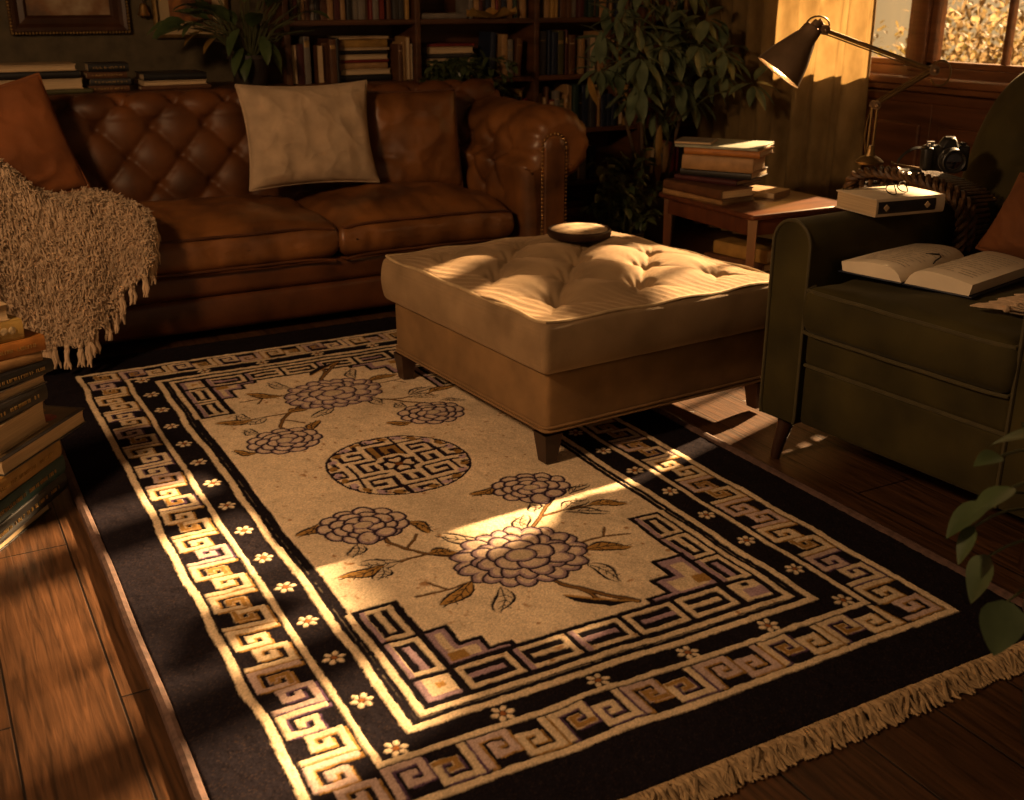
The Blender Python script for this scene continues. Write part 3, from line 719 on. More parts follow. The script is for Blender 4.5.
# ------------------------------------------------------------------ throw pillows on the sofa
linen = M('cream_linen', (.46, .335, .215), .9, .2, 12, bump=.8, bscale=220, bdist=.0015, stretch=(1, 1, 1), wave=('X', 90, 1.5, .8), sheen=.1)
rust_d = M('dark_rust_cotton', (.125, .042, .011), .85, .3, 6, bump=.5, bscale=160, bdist=.0015, sheen=.1)
rust = M('rust_cotton', (.20, .065, .017), .85, .3, 6, bump=.4, bscale=160, bdist=.0015, sheen=.15)
p = thing('linen_pillow', 'cream linen pillow leaning on the sofa back at the middle of the seat', 'pillow', (1.47, 4.5, .43))
mb, ed = pillow_mesh(.550, .425, .18, 84, 1.3, .022, .085, .007); rot = dict(rx=R(74), ry=R(0), rz=R(-4)); place(mb, (1.490, 4.490, .706), **rot); part('pillow_cover', mb, linen, p, angle=0)
mb = MB(); mb.tube(ed, .004, 6, closed=True); place(mb, (1.490, 4.490, .706), **rot); part('seam', mb, linen, p)
p = thing('rust_pillow', 'rust orange pillow leaning on the left end of the leather sofa', 'pillow', (.38, 4.45, .45))
mb, ed = pillow_mesh(.39, .44, .15, 40, 7.7, .014, .05); rot = dict(rx=R(72), ry=R(-11), rz=R(14)); M1 = (.355, 4.445, .735)
place(mb, M1, **rot); part('pillow_cover', mb, rust, p, angle=0)
mb = MB(); mb.tube(ed, .005, 6, closed=True); place(mb, M1, **rot); part('seam', mb, rust, p)

# ------------------------------------------------------------------ knitted throw over the left arm
knit = M('oatmeal_knit', (.42, .29, .185), .95, .3, 20, col2=(.56, .41, .28), bump=.9, bscale=130, bdist=.006, wave=('X', 26, 3.0, 1.0), sheen=.25)
tassel_m = M('oatmeal_yarn', (.52, .375, .245), .95, .25, 40, bump=.7, bscale=260, bdist=.002, stretch=(1, 1, .35), sheen=.2)
def make_throw():
    t = thing('knitted_throw', 'oatmeal knitted throw with tassels draped over the left sofa arm', 'throw', (.4, 4.0, .05))
    nu, nv = 150, 110
    us = np.linspace(0, 1, nu); vs = np.linspace(0, 1, nv)
    kx = [-.10, .10, .28, .38, .49, .60, .665, .72]           # crest line, left to right
    crest = lambda x: np.interp(x, kx, [.86, .84, .715, .610, .580, .585, .565, .52])
    hem = lambda x: np.interp(x, [-.10, .20, .30, .40, .48, .545, .61, .66, .70, .73], [.10, .11, .12, .125, .165, .225, .295, .36, .405, .425])
    P = np.zeros((nu, nv, 3))
    for i, u in enumerate(us):
        x = -.10+.825*u
        zc, zh = crest(x), hem(x)
        back = .34
        for j, v in enumerate(vs):
            if v < .3:            # lying over the arm / seat, going back
                q = (.3-v)/.3; y = 3.985+back*q; z = zc+.02*math.sin(q*PI*.5)-.05*q*q*(x > .3);  xx = x-.08*q*u
                b = 0
            else:
                q = (v-.3)/.7; z = zc-(zc-zh)*q; b = q
                y = 3.985-.055*math.sin(min(1, q*2.4)*PI/2)-.028*q; xx = x+.035*q*(1-u)-.01*q
            fold = .5+.5*math.sin(u*21+1.2*math.sin(u*7)+b*1.3); amp = .012+.056*b
            y -= amp*(fold**1.5); xx += .014*b*math.sin(u*40+2)
            r = mnoise.noise((u*8, v*7, 1.5))*.016
            P[i, j] = (xx, y-abs(r)*.7, z+r*.6*(1-b))
    # thick roll along the upper edge of the hanging part
    for i in range(nu):
        for j in range(nv):
            v = vs[j]; g = math.exp(-((v-.34)/.055)**2); P[i, j, 1] -= .022*g*(.6+.4*math.sin(us[i]*13)); P[i, j, 2] += .012*g
    # normals, then chunky knit relief
    du = np.gradient(P, axis=0); dv = np.gradient(P, axis=1); Nn = np.cross(dv, du); Nn /= np.linalg.norm(Nn, axis=2, keepdims=True)+1e-9
    if Nn[:, nv//2, 1].mean() > 0: Nn = -Nn
    rel = np.array([[.007*abs(math.sin(u*70+v*26+2.5*mnoise.noise((u*5, v*5, 1))))+.005*mnoise.noise((u*60, v*60, 3))+.005*mnoise.noise((u*25, v*30, 8)) for v in vs] for u in us])
    Pf = P+Nn*rel[..., None]; Pb = P-Nn*.010
    mb = MB(); mb.grid(Pf); k = len(mb.v); mb.grid(Pb[:, ::-1])
    n = nv
    rim = lambda i, j: i*n+j; rb = lambda i, j: k+i*n+(n-1-j)
    for i in range(nu-1):
        for j in (0, n-1): mb.f.append((rim(i, j), rim(i+1, j), rb(i+1, j), rb(i, j))); mb.mi.append(0)
    for j in range(n-1):
        for i in (0, nu-1): mb.f.append((rim(i, j), rim(i, j+1), rb(i, j+1), rb(i, j))); mb.mi.append(0)
    part('knit', mb, knit, t, angle=0)
    rq = random.Random(12); fz = MB()
    for _ in range(9000):
        i, j = rq.randrange(2, nu-2), rq.randrange(int(nv*.1), nv-1); p0 = Vector(Pf[i, j])+Vector((rq.uniform(-.003, .003), 0, rq.uniform(-.003, .003))); nn = Vector(Nn[i, j]); tv = Vector(dv[i, j]).normalized(); tu = Vector(du[i, j]).normalized()
        L = rq.uniform(.010, .022); d = (nn*rq.uniform(.25, .7)+tv*rq.uniform(-.2, 1)+tu*rq.uniform(-.8, .8)).normalized(); e1 = p0+d*L*.5+nn*.003; e2 = p0+d*L+tv*.003
        fz.tube([p0, e1, e2], [.0024, .0022, .0010], 3, cap=False)
    part('pile', fz, tassel_m, t, angle=0)
    rg = random.Random(2)
    ends = [(P[i, -1], 0) for i in range(6, nu, 5)]+[(P[-1, j], 1) for j in range(nv-1, 26, -7)]
    for e, side in ends:
        mb = MB(); e = Vector(e); L = rg.uniform(.062, .092); out = Vector((rg.uniform(-.012, .02)+(.025 if side else 0), rg.uniform(-.02, .004), -1)).normalized()
        mb.ball(e+Vector((0, 0, -.004)), .0105, 7, 5)
        for q in range(4):
            off = Vector((rg.uniform(-.008, .008), rg.uniform(-.006, .006), 0)); sp = Vector((rg.uniform(-.012, .012), rg.uniform(-.010, .006), 0))
            pts = [e+off*min(1, s_*2)+out*L*s_*rg.uniform(.95, 1.0)+sp*s_*s_+Vector((.003*math.sin(s_*9+q), 0, 0)) for s_ in (0, .2, .4, .6, .8, 1)]
            pts = [Vector((p_.x, p_.y, max(.016, p_.z))) for p_ in pts]
            mb.tube(pts, [.004, .0062, .0066, .006, .005, .002], 5)
        part('tassel', mb, tassel_m, t)
make_throw()

# ------------------------------------------------------------------ tufted ottoman
cord = M('beige_corduroy', (.215, .138, .070), .85, .22, 7, col2=(.30, .20, .105), bump=.4, bscale=260, bdist=.0012, wave=('X', 150, 1.0, 1.0), sheen=.35)
weave_o = M('tan_velvet', (.19, .108, .043), .85, .22, 10, bump=.45, bscale=230, bdist=.0015, sheen=.4)
pipe_o = M('pale_piping', (.40, .29, .16), .8, .2, 30, bump=.3, bscale=300)
oc = Vector((1.822, 2.910, .0165)); orz = R(4.3)
ott = thing('tufted_ottoman', 'large square beige ottoman with buttoned top standing on the rug', 'ottoman', tuple(oc), orz)
W = .90
V, Fc = rbox(W-.02, W-.02, .19, .018, (40, 40, 5)); V = V+np.array((0, 0, .182)); V[:, :2] *= (1+.004*vnoise(V, 4, 3))[:, None]
ob = part('base', from_vf(V, Fc), weave_o, ott, world=False)
for zz in (.100, .112):
    hw = W/2-.008; mb = MB(); rr = .02
    loop = []
    for sx, sy, a0 in ((1, 1, 0), (-1, 1, 90), (-1, -1, 180), (1, -1, 270)):
        for a in (0, 30, 60, 90): loop.append((sx*(hw-rr)+rr*math.cos(R(a0+a)), sy*(hw-rr)+rr*math.sin(R(a0+a)), zz))
    mb.tube(loop, .004, 6, closed=True); part('piping', mb, weave_o, ob, world=False)
cw = W+.025
V, Fc = rbox(cw, cw, .155, .022, (150, 150, 6))
top = np.clip((V[:, 2]-.03)/.045, 0, 1)
u, v = V[:, 0], V[:, 1]
eb = np.minimum(cw/2-np.abs(u), cw/2-np.abs(v))
h, d = quinc(u, v-.0, .31, .155)
act = np.clip((eb-.05)/.10, 0, 1)
crown = .030*(1-np.clip(np.abs(u)/(cw/2), 0, 1)**3)*(1-np.clip(np.abs(v)/(cw/2), 0, 1)**3)
ang_ = np.arctan2(v, u)
mm = u/.31+v/.31; nn_ = u/.31-v/.31
fm, fn = mm-np.round(mm), nn_-np.round(nn_); dx_, dy_ = (fm+fn)*.155, (fm-fn)*.155
wrk = .005*np.sin(9*np.arctan2(dy_, dx_))*np.exp(-(d/.07)**2)*(1-np.exp(-(d/.02)**2))
edgew = .0045*np.abs(np.sin((u+.35*v)*95+2*np.sin(v*14)))*np.clip(1-eb/.16, 0, 1)*np.clip(eb/.02, 0, 1)
nz = vnoise(V, 6, 9)*.006
V[:, 2] += top*(crown+act*(.034*(h-.6)-.040*np.exp(-(d/.032)**2)+wrk)+nz-edgew)
side = (1-np.abs(V[:, 2].clip(-.08, .08)/.08)**2)*(eb < .03)
V[:, 0] += np.sign(u)*.012*side*(np.abs(u) > cw/2-.03); V[:, 1] += np.sign(v)*.012*side*(np.abs(v) > cw/2-.03)
V[:, 2] += .352
oc_ = part('cushion', from_vf(V, Fc), cord, ott, world=False, angle=0)
mb = MB(); hw = cw/2-.006; rr = .035; loop = []
for (ax, ay), (bx, by) in (((hw, -hw), (hw, hw)), ((hw, hw), (-hw, hw)), ((-hw, hw), (-hw, -hw)), ((-hw, -hw), (hw, -hw))):
    for t in np.linspace(0, 1, 24)[:-1]:
        x, y = ax+(bx-ax)*t, ay+(by-ay)*t; k_ = min(1, min(t, 1-t)*2*hw/rr)
        s_ = 1-.010*(1-k_); loop.append((x*s_, y*s_, .4245+.0035*math.sin(t*22+ax*9)+.004*mnoise.noise((x*5, y*5, 1))))
mb.tube(loop, .0058, 8, closed=True); part('piping', mb, pipe_o, oc_, world=False, label='pale piping along the top edge')
mb = MB()
for i in range(-3, 4):
    for j in range(-3, 4):
        x, y = (i+j)*.155, (i-j)*.155
        if max(abs(x), abs(y)) < .40:
            cz = .352+.0775+.030*(1-abs(x/(cw/2))**3)*(1-abs(y/(cw/2))**3)-.052
            mb = MB(); mb.ball((x, y, cz), .013, 10, 6, (1, 1, .6)); part('button', mb, cord, oc_, world=False)
for sx in (-1, 1):
    for sy in (-1, 1):
        mb = MB(); x, y = sx*.415, sy*.415
        for k in range(5):
            t = k/4; hw_ = .019+.011*t; z = .090*t
            mb.v.extend([(x+hw_*a, y+hw_*b, z) for a, b in ((-1, -1), (1, -1), (1, 1), (-1, 1))])
        for k in range(4):
            for j in range(4): mb.f.append((k*4+j, k*4+(j+1) % 4, k*4+4+(j+1) % 4, k*4+4+j)); mb.mi.append(0)
        mb.f.append((3, 2, 1, 0)); mb.mi.append(0)
        part('leg', mb, dark_wood, ott, world=False, smooth=False)
for o_ in [ott]: o_.scale = (.972, 1.03, .985)
# the round tray lying on it
tray = thing('round_tray', 'small round dark-rimmed tray lying on the ottoman', 'tray', (1.995, 3.175, .455))
mb = MB(); mb.lathe([(.092, 0), (.106, .004), (.110, .012), (.110, .026), (.106, .030), (.100, .028)], (1.995, 3.175, .469), 40); mb.lathe([(.0, .0265), (.05, .0265), (.101, .0265)], (1.995, 3.175, .469), 40)
part('rim', mb, M('dark_lacquer', (.03, .014, .008), .35, .4, 10), tray)
mb = MB(); mb.lathe([(.0, .031), (.05, .0325), (.092, .031), (.099, .027)], (1.995, 3.175, .469), 40); part('inlay', mb, M('worn_inlay', (.30, .21, .125), .6, .6, 22, bump=.3, bscale=60), tray, label='worn beige inlay')
# ------------------------------------------------------------------ books
PAGES = M('book_pages', (.46, .34, .20), .85, .18, 5, bump=.5, bscale=40, bdist=.001, stretch=(1, 1, 60))
GILT = M('gilt_lettering', (.42, .27, .09), .45, .2, 30, metal=.5)
_cov = {}
def cover_mat(key, col, rough=.5):
    if key not in _cov: _cov[key] = M('cover_'+key, col, rough, .28, 18, bump=.2, bscale=200, bdist=.0008)
    return _cov[key]
BC = dict(black=(.012, .011, .011), charcoal=(.03, .027, .026), navy=(.012, .017, .035), green=(.012, .028, .020), teal=(.010, .040, .042), brown=(.085, .035, .014),
          tan=(.26, .15, .062), orange=(.30, .115, .022), red=(.13, .014, .010), maroon=(.055, .012, .012), ochre=(.28, .16, .04), cream=(.42, .30, .17), grey=(.14, .12, .10), olive=(.06, .055, .02), sage=(.24, .25, .19), gold=(.34, .22, .06))
def cov(c): return cover_mat(c, BC[c], .42 if c in ('black', 'navy', 'charcoal') else .55)
def book(label, w, d, t, colour, loc, rz, spine=True, group=None, letters=False, seed=0, soft=False, cat='book', rest=None):
    """lying book: long side w along local x, depth d along y, visible long side at y=0 (spine or fore-edge)"""
    o = thing('book', label, cat, loc, rz, group)
    b = .0022 if soft else .0034; ov = .002 if soft else .0042
    mb = MB(); mb.bbox(0, w, 0, d, 0, b, .0012); mb.bbox(0, w, 0, d, t-b, t, .0012)
    ys = 0 if spine else d; sg = -1 if spine else 1
    P = [[(x, ys+sg*(.0055*math.cos(a) if not soft else .001)-sg*.002, t/2+(t/2-.0006)*math.sin(a)) for a in np.linspace(-PI/2, PI/2, 9)] for x in (.0005, w-.0005)]
    mb.grid(P); P2 = [[(x, ys-sg*.004, t/2+(t/2-.0006)*math.sin(a)) for a in np.linspace(-PI/2, PI/2, 9)] for x in (.0005, w-.0005)]
    mb.grid(P2)
    part('cover', mb, cov(colour), o, world=False)
    y0, y1 = (.003, d-ov) if spine else (ov, d-.003)
    mb = MB(); rg = random.Random(seed+int(w*1e4))
    nS = 7; zs = np.linspace(b, t-b, nS); n = 6
    cols = []
    for z in zs:
        fo = .0025*math.sin(PI*(z-b)/(t-2*b)); jt = rg.uniform(-.0006, .0006)
        if spine: cols.append([(ov, y0, z), (w-ov, y0, z), (w-ov+jt, y1-fo, z), (ov+jt, y1-fo, z)])
        else: cols.append([(ov, y1, z), (w-ov, y1, z), (w-ov+jt, y0+fo, z), (ov+jt, y0+fo, z)])
    mb.grid(cols, closev=True); mb.f.append((3, 2, 1, 0)); mb.mi.append(0); k = (nS-1)*4; mb.f.append((k, k+1, k+2, k+3)); mb.mi.append(0)
    part('pages', mb, PAGES, o, world=False, smooth=False)
    if letters:
        mb = MB(); x = w*.12; h = min(.009, t*.25); zc = t*.5
        while x < w*.88:
            if rg.random() < .18: x += .006; continue
            lw = rg.uniform(.003, .006)
            yy = -.0042 if spine else -.001
            mb.box(x, x+.0011, yy-.0012, yy+.0006, zc-h/2, zc+h/2)
            if rg.random() < .6: zz = zc+rg.choice((-h/2, h/2-.0012, -.0006)); mb.box(x, x+lw, yy-.0012, yy+.0006, zz, zz+.0012)
            if rg.random() < .5: mb.box(x+lw-.0011, x+lw, yy-.0012, yy+.0006, zc-h/2, zc+h/2)
            x += lw+.0025
        part('title', mb, GILT, o, world=False, smooth=False, label='worn gilt title')
    return o

# foreground pile on the floor at the left edge
z = 0.; FS = 1.2
rows = [  # thickness, colour, angle, length, depth, spine?, shift along, shift out, letters, label
    (.030, 'black', 54, .36, .17, False, -.045, -.02, 0, 'black book with its pale page edges showing, bottom of the floor pile'),
    (.040, 'black', 55, .37, .18, True, .010, .0, 1, 'black clothbound book with gilt title, second from the bottom of the floor pile'),
    (.040, 'teal', 54, .36, .18, True, .005, .004, 1, 'dark teal book near the bottom of the floor pile'),
    (.040, 'ochre', 53, .35, .17, True, -.002, .004, 1, 'ochre book under the wide picture book in the floor pile'),
    (.034, 'charcoal', 51, .36, .27, False, .115, .015, 0, 'wide picture book with painted cover sticking out of the floor pile'),
    (.056, 'cream', 52, .24, .17, False, -.01, -.012, 0, 'thick book with cream page edges on top of the wide picture book'),
    (.034, 'charcoal', 47, .24, .17, True, -.008, -.005, 1, 'charcoal book above the thick cream book in the floor pile'),
    (.022, 'grey', 42, .23, .16, False, -.002, -.003, 0, 'thin book with cream page edges in the middle of the floor pile'),
    (.027, 'black', 37, .24, .16, True, .016, .004, 1, 'black book with small gilt title in the upper floor pile'),
    (.022, 'tan', 30, .22, .16, True, -.008, .0, 0, 'thin tan book under the orange brown one in the floor pile'),
    (.033, 'orange', 24, .24, .17, True, .002, .006, 1, 'orange brown book with pale title, third from the top of the floor pile'),
    (.042, 'gold', 22, .19, .14, True, -.045, .002, 0, 'small gold book with pictured spine, second from the top of the floor pile'),
    (.034, 'cream', 20, .17, .12, False, -.070, .0, 0, 'small cream book on the very top of the floor pile')]
for (t, c, a, w, d, sp, sa, so_, le, lab) in rows:
    a = R(a); t *= FS; cx, cy = .226+math.cos(a)*sa+math.sin(a)*so_, 2.855+math.sin(a)*sa-math.cos(a)*so_
    bk = book(lab, w, d, t, c, (cx-w*math.cos(a), cy-w*math.sin(a), z), a, sp, 'books piled on the floor', le, seed=int(t*1e4))
    if 'picture book' in lab and c == 'charcoal':
        pm = M('painted_cover', (.05, .030, .016), .35, .5, 9, col2=(.16, .11, .05), detail=3)
        q = MB(); q.box(.012, w-.012, .012, d-.012, t, t+.0008); part('cover_picture', q, pm, bk, world=False, smooth=False, label='dark painted cover picture')
        for k, (px_, py_, rr, cc) in enumerate(((.27, .06, .030, (.28, .03, .015)), (.22, .10, .035, (.05, .08, .04)), (.31, .11, .024, (.30, .17, .06)), (.17, .07, .028, (.03, .06, .035)))):
            q = MB(); q.lathe([(rr, 0), (rr*.9, .0005), (.0, .0006)], (px_, py_, t+.0008), 9); part('cover_flower', q, M('cover_flower', cc, .4, .5, 60), bk, world=False, label='painted flower on the cover')
    if c == 'gold':
        q = MB(); rg = random.Random(4)
        for k in range(8): q.ball((.02+.02*k, -.0050, t*.5+rg.uniform(-.004, .004)), .010, 7, 5, (1, .12, 1))
        part('spine_picture', q, M('pale_print', (.42, .32, .18), .5, .6, 90), bk, world=False, label='pale pictures on the spine')
    z += t+.0006

# ------------------------------------------------------------------ green velvet armchair
velvet = M('olive_velvet', (.026, .0215, .0054), .8, .35, 5, col2=(.052, .041, .0105), bump=.3, bscale=220, bdist=.001, sheen=.45, spec=.2, bstretch=(1, .25, 1))
vpipe = M('velvet_piping', (.055, .044, .016), .7, .2, 30, sheen=.4)
ch = thing('velvet_armchair', 'olive green velvet armchair on dark legs beside the rug', 'armchair', (2.45, 1.79, 0))
AX0, AX1 = 2.03, 2.84
def chair_arm(y0, y1):
    hw = (y1-y0)/2; yc = (y0+y1)/2; zt = .692; zb = .128
    pr = [(-hw+.004, zb), (-hw, zb+.02)]+[(-hw, z) for z in np.linspace(.2, zt-hw, 8)]+[(hw*math.cos(a), zt-hw+hw*math.sin(a)) for a in np.linspace(PI-.15, .15, 14)]+[(hw, z) for z in np.linspace(zt-hw, .2, 8)]+[(hw, zb+.02), (hw-.004, zb)]
    zc = .42; P = []
    for x, s_ in ((AX0+.004, .90), (AX0, .955), (AX0+.002, .985), (AX0+.012, 1), (AX0+.10, 1.0), (AX0+.25, 1.0), (AX0+.45, 1.0), (AX0+.62, 1.0), (AX1-.02, 1.), (AX1, .96)):
        k = hw*(1-s_)/1.0
        P.append([(x, yc+y*(1-(1-s_)*1.0), zb+(zz-zb)*(1-(1-s_)*.16)) for y, zz in pr])
    mb = MB(); mb.grid(P, closev=True); n = len(pr); mb.f.append(tuple(range(n))); mb.mi.append(0); k = (len(P)-1)*n; mb.f.append(tuple(reversed(range(k, k+n)))); mb.mi.append(0)
    a = part('arm', mb, velvet, ch)
    mb = MB(); pts = [(AX0+.001, yc+y*.975, zb+(zz-zb)*.996) for y, zz in pr]; mb.tube(pts, .0048, 7); part('piping', mb, vpipe, a, label='pale olive piping')
chair_arm(2.108, 2.242); chair_arm(1.330, 1.486)
V, Fc = rbox(.70, .618, .175, .016, (10, 30, 4)); V += np.array((2.392, 1.797, .2175)); part('front_apron', from_vf(V, Fc), velvet, ch)
V, Fc = rbox(.70, .618, .100, .018, (10, 30, 3)); V += np.array((2.388, 1.797, .352)); part('seat_deck', from_vf(V, Fc), velvet, ch)
V, Fc = cushion_mesh(.72, .618, .132, .028, (40, 36, 4), crown=.022, wr=.006, seed=5, puff=.010); V += np.array((2.382, 1.797, .462)); sc_ = part('seat_cushion', from_vf(V, Fc), velvet, ch)
for zz in (.520, .404):
    mb = MB(); pts = [(2.06, 1.487, zz)]+[(2.0215+.010*((2*t-1)**8)-.0055, 1.494+.606*t, zz-.004+.003*mnoise.noise((t*5, zz, 1))) for t in np.linspace(0, 1, 30)]+[(2.06, 2.105, zz)]
    mb.tube(pts, .0048, 7); part('piping', mb, vpipe, sc_, label='pale olive piping')
mb = MB(); mb.tube([(2.040, 1.49+.61*t, .305) for t in np.linspace(0, 1, 12)], .005, 7); part('piping', mb, vpipe, ch, label='pale olive piping')
# buttoned back
na, nb = 70, 80
def back_pt(a, b, f):
    z = .34+.76*b*(1-.10*abs(a)**4*b); y = 1.81+.505*a*(1-.16*b**7); x = 2.835+.21*b
    t = .085*(max(0, 1-abs(a)**7)**.5)*(max(0, 1-b**14)**.5)
    if f < 0:
        h, d = quinc(np.array(y-1.795), np.array(z-.82), .30, .14); act = min(1, max(0, (1-abs(a))*5))*min(1, max(0, (1-b)*6))*min(1, max(0, (z-.55)*8))
        t += act*(.018*(float(h)-.6)-.024*math.exp(-(float(d)/.03)**2))+.012*(1-a*a)*(1-b)
    return (x+f*t, y, z-f*t*.0)
A_ = np.sin(np.linspace(-PI/2, PI/2, na)); B_ = np.r_[np.linspace(0, .9, nb-14)[:-1], .9+.1*np.sin(np.linspace(0, PI/2, 15))]
F1 = [[back_pt(a, b, -1) for b in B_] for a in A_]; F2 = [[back_pt(a, b, 1) for b in B_] for a in A_]
mb = MB(); mb.grid(F1); mb.grid([list(reversed(c)) for c in F2]); cb = part('back', mb, velvet, ch, angle=0)
mb = MB(); rim = [back_pt(-1, b, 0) for b in B_[::4]]+[back_pt(a, 1, 0) for a in A_[2:-2:3]]+[back_pt(1, b, 0) for b in reversed(B_[::4])]; mb.tube(rim, .0055, 7); part('piping', mb, vpipe, cb, label='pale olive piping')
for i in range(-2, 3):
    for j in range(-2, 3):
        y, zz = .30*(i+j)/2, .82+(i-j)*.14
        if abs(y) < .36 and .62 < zz < 1.05:
            b = (zz-.34)/.76; mb = MB(); mb.ball((2.835+.21*b-.062, 1.795+y, zz), .013, 9, 6, (.6, 1, 1)); part('button', mb, velvet, cb)
for x, y, sx, sy in ((2.075, 2.175, -1, 1), (2.075, 1.40, -1, -1), (2.80, 2.175, 1, 1), (2.80, 1.40, 1, -1)):
    mb = MB(); mb.tube([(x+sx*.030, y+sy*.006, 0.001), (x+sx*.020, y+sy*.004, .045), (x+sx*.006, y, .10), (x, y, .150)], [.014, .017, .023, .028], 12); part('leg', mb, dark_wood, ch)
p = thing('rust_pillow', 'rust orange pillow propped in the corner of the green armchair', 'pillow', (2.62, 1.9, .53))
mb, ed = pillow_mesh(.34, .235, .12, 40, 2.2, .014, .05, .014); Mx = (2.722, 1.905, .648); rot = dict(rx=R(62), ry=R(9), rz=R(-84)); place(mb, Mx, **rot); part('pillow_cover', mb, rust_d, p, angle=0)
mb = MB(); mb.tube(ed, .0045, 6, closed=True); place(mb, Mx, **rot); part('seam', mb, rust_d, p)

CHR = R(4.5); CHM = Matrix.Translation((2.492, 1.835, 0)) @ Matrix.Rotation(CHR, 4, 'Z') @ Matrix.Translation((-2.45, -1.79, 0))
def with_chair(o): o.location = CHM @ o.location; o.rotation_euler = (0, 0, CHR)
with_chair(ch)
# fringed blanket over the near arm
bl = thing('fringed_blanket', 'grey beige fringed blanket over the near arm of the green armchair', 'blanket', (2.3, 1.45, .5))
path = [(1.300, .46), (1.310, .60), (1.325, .67), (1.365, .705), (1.41, .712), (1.455, .702), (1.492, .66), (1.500, .60), (1.510, .566), (1.55, .560), (1.592, .560)]
P = np.array([[(x+.01*math.sin(k*.9), y+.008*math.sin(x*40+k), zz+.004*math.sin(x*55+k*.7)+.003) for k, (y, zz) in enumerate(path)] for x in np.linspace(2.12, 2.42, 40)])
dN = np.cross(np.gradient(P, axis=1), np.gradient(P, axis=0)); dN /= np.linalg.norm(dN, axis=2, keepdims=True); P2 = P+dN*.007*(-1 if dN[20, 4, 2] < 0 else 1)
mb = MB(); mb.grid(P); mb.grid(P2[:, ::-1]); part('cloth', mb, knit, bl, angle=0)
rg = random.Random(8)
for k in range(9):
    x = 2.13+.285*k/8; mb = MB(); e = Vector((x, 1.594, .566)); mb.ball(e, .009, 7, 5)
    for q in range(5):
        an = rg.uniform(-.35, .35); L = rg.uniform(.05, .075); off = rg.uniform(-.007, .007)
        pts = [e+Vector((off+math.sin(an)*L*s_-.012*s_, L*s_, .004*math.sin(s_*PI)+rg.uniform(-.001, .002)-.004*s_)) for s_ in (0, .25, .5, .75, 1)]
        mb.tube(pts, [.004, .0052, .005, .0042, .002], 5)
    part('tassel', mb, tassel_m, bl)

with_chair(bl)
# open book on the seat
ob = thing('open_book', 'open book with illustrated pages lying on the green armchair seat', 'book', (2.352, 1.962, .556), R(13))
cream_pg = M('pale_pages', (.74, .63, .47), .8, .1, 8, bump=.3, bscale=50, bdist=.0008)
LX, PW, = .34, .178
def page_block(sg, hh):
    ss = np.linspace(0, 1, 16); P = []
    top = lambda s_: .005+hh*(1-math.exp(-s_/.09))*(1-.30*s_*s_)+.004*math.sin(s_*PI)
    for x in (-LX/2, -LX/2+.002, 0, LX/2-.002, LX/2):
        e = .0 if abs(x) < LX/2 else -.0012
        ring = [(x, sg*(.004+PW*s_+(.010*s_*0)), top(s_)+e) for s_ in ss]+[(x, sg*(.004+PW-.006), .0055+e), (x, sg*.004, .0045+e)]
        P.append(ring)
    mb = MB(); mb.grid(P, closev=True); n = len(P[0]); mb.f.append(tuple(range(n))); mb.mi.append(0); k = 4*n; mb.f.append(tuple(reversed(range(k, k+n)))); mb.mi.append(0)
    return mb, top
for sg, hh in ((1, .034), (-1, .040)):
    mb, top = page_block(sg, hh); pb = part('page_block', mb, cream_pg, ob, world=False, angle=50)
    mb = MB(); rg = random.Random(5+sg)
    for r_ in range(13):
        xx = -LX*.36+r_*LX*.058; s0 = .12
        while s0 < .84:
            s1 = s0+rg.uniform(.025, .09); 
            if rg.random() < .86:
                mb.grid([[(xx+o_, sg*(.004+PW*s_), top(s_)+.0009) for s_ in (s0, (s0+s1)/2, min(s1, .86))] for o_ in (0, .0062)])
            s0 = s1+.012
    part('print', mb, M('faint_print', (.50, .42, .31), .8, .25, 60), pb, world=False, label='faint grey printing')
mb = MB(); mb.bbox(-LX/2-.006, LX/2+.006, .002, PW+.009, 0, .004, .0015); mb.bbox(-LX/2-.006, LX/2+.006, -PW-.009, -.002, 0, .004, .0015)
part('cover', mb, cov('navy'), ob, world=False)
mb = MB(); pts = [(.02, .045+.03*t, .0415-.002*t) for t in (0, .5, 1)]; mb.tube([(.035, .055, .0395), (.060, .030, .039), (.052, .020, .034), (.020, .017, .030), (.0, .012, .026)], .0022, 6); part('bookmark', mb, cov('black'), ob, world=False, label='small black bookmark cord')

# thick cream book and glasses on the far arm
a_ = R(-6)
bk = thing('book', 'thick cream book with black spine label on the far arm of the green armchair', 'book', (2.232, 2.085, .696), R(-6))
mb = MB(); w, d, t = .232, .168, .048
mb.bbox(0, w, 0, d, 0, .0035, .0012); mb.bbox(0, w, 0, d, t-.0035, t, .0012)
mb.grid([[(x, -.004*math.cos(aa)+.001, t/2+(t/2-.0005)*math.sin(aa)) for aa in np.linspace(-PI/2, PI/2, 9)] for x in (.0005, w-.0005)])
part('cover', mb, M('ivory_board', (.47, .38, .27), .6, .12, 10), bk, world=False)
mb = MB(); mb.box(.004, w-.004, .002, d-.005, .0035, t-.0035); part('pages', mb, PAGES, bk, world=False, smooth=False)
mb = MB(); mb.grid([[(x, -.004*math.cos(aa)+.0001, t/2+(t/2-.005)*math.sin(aa)) for aa in np.linspace(-PI/2, PI/2, 9)] for x in (.006, w-.032)]); lb = part('spine_label', mb, cov('black'), bk, world=False, label='black label on the spine')
for x in (.032, w-.062):
    mb = MB(); mb.prism([(x-.010, t/2), (x, t/2-.009), (x+.010, t/2), (x, t/2+.009)], -.0058, -.0030, lambda p_, q_, h_: (p_, h_, q_))
    part('emblem', mb, cov('cream'), lb, world=False, smooth=False, label='small pale lozenge')
gz = .696+.048
gl_ = thing('eyeglasses', 'dark framed eyeglasses lying on the thick cream book', 'glasses', (2.33, 2.15, gz+.001), R(14))
fm_ = M('dark_frames', (.012, .009, .008), .3, .1, 10); lens_m = glass
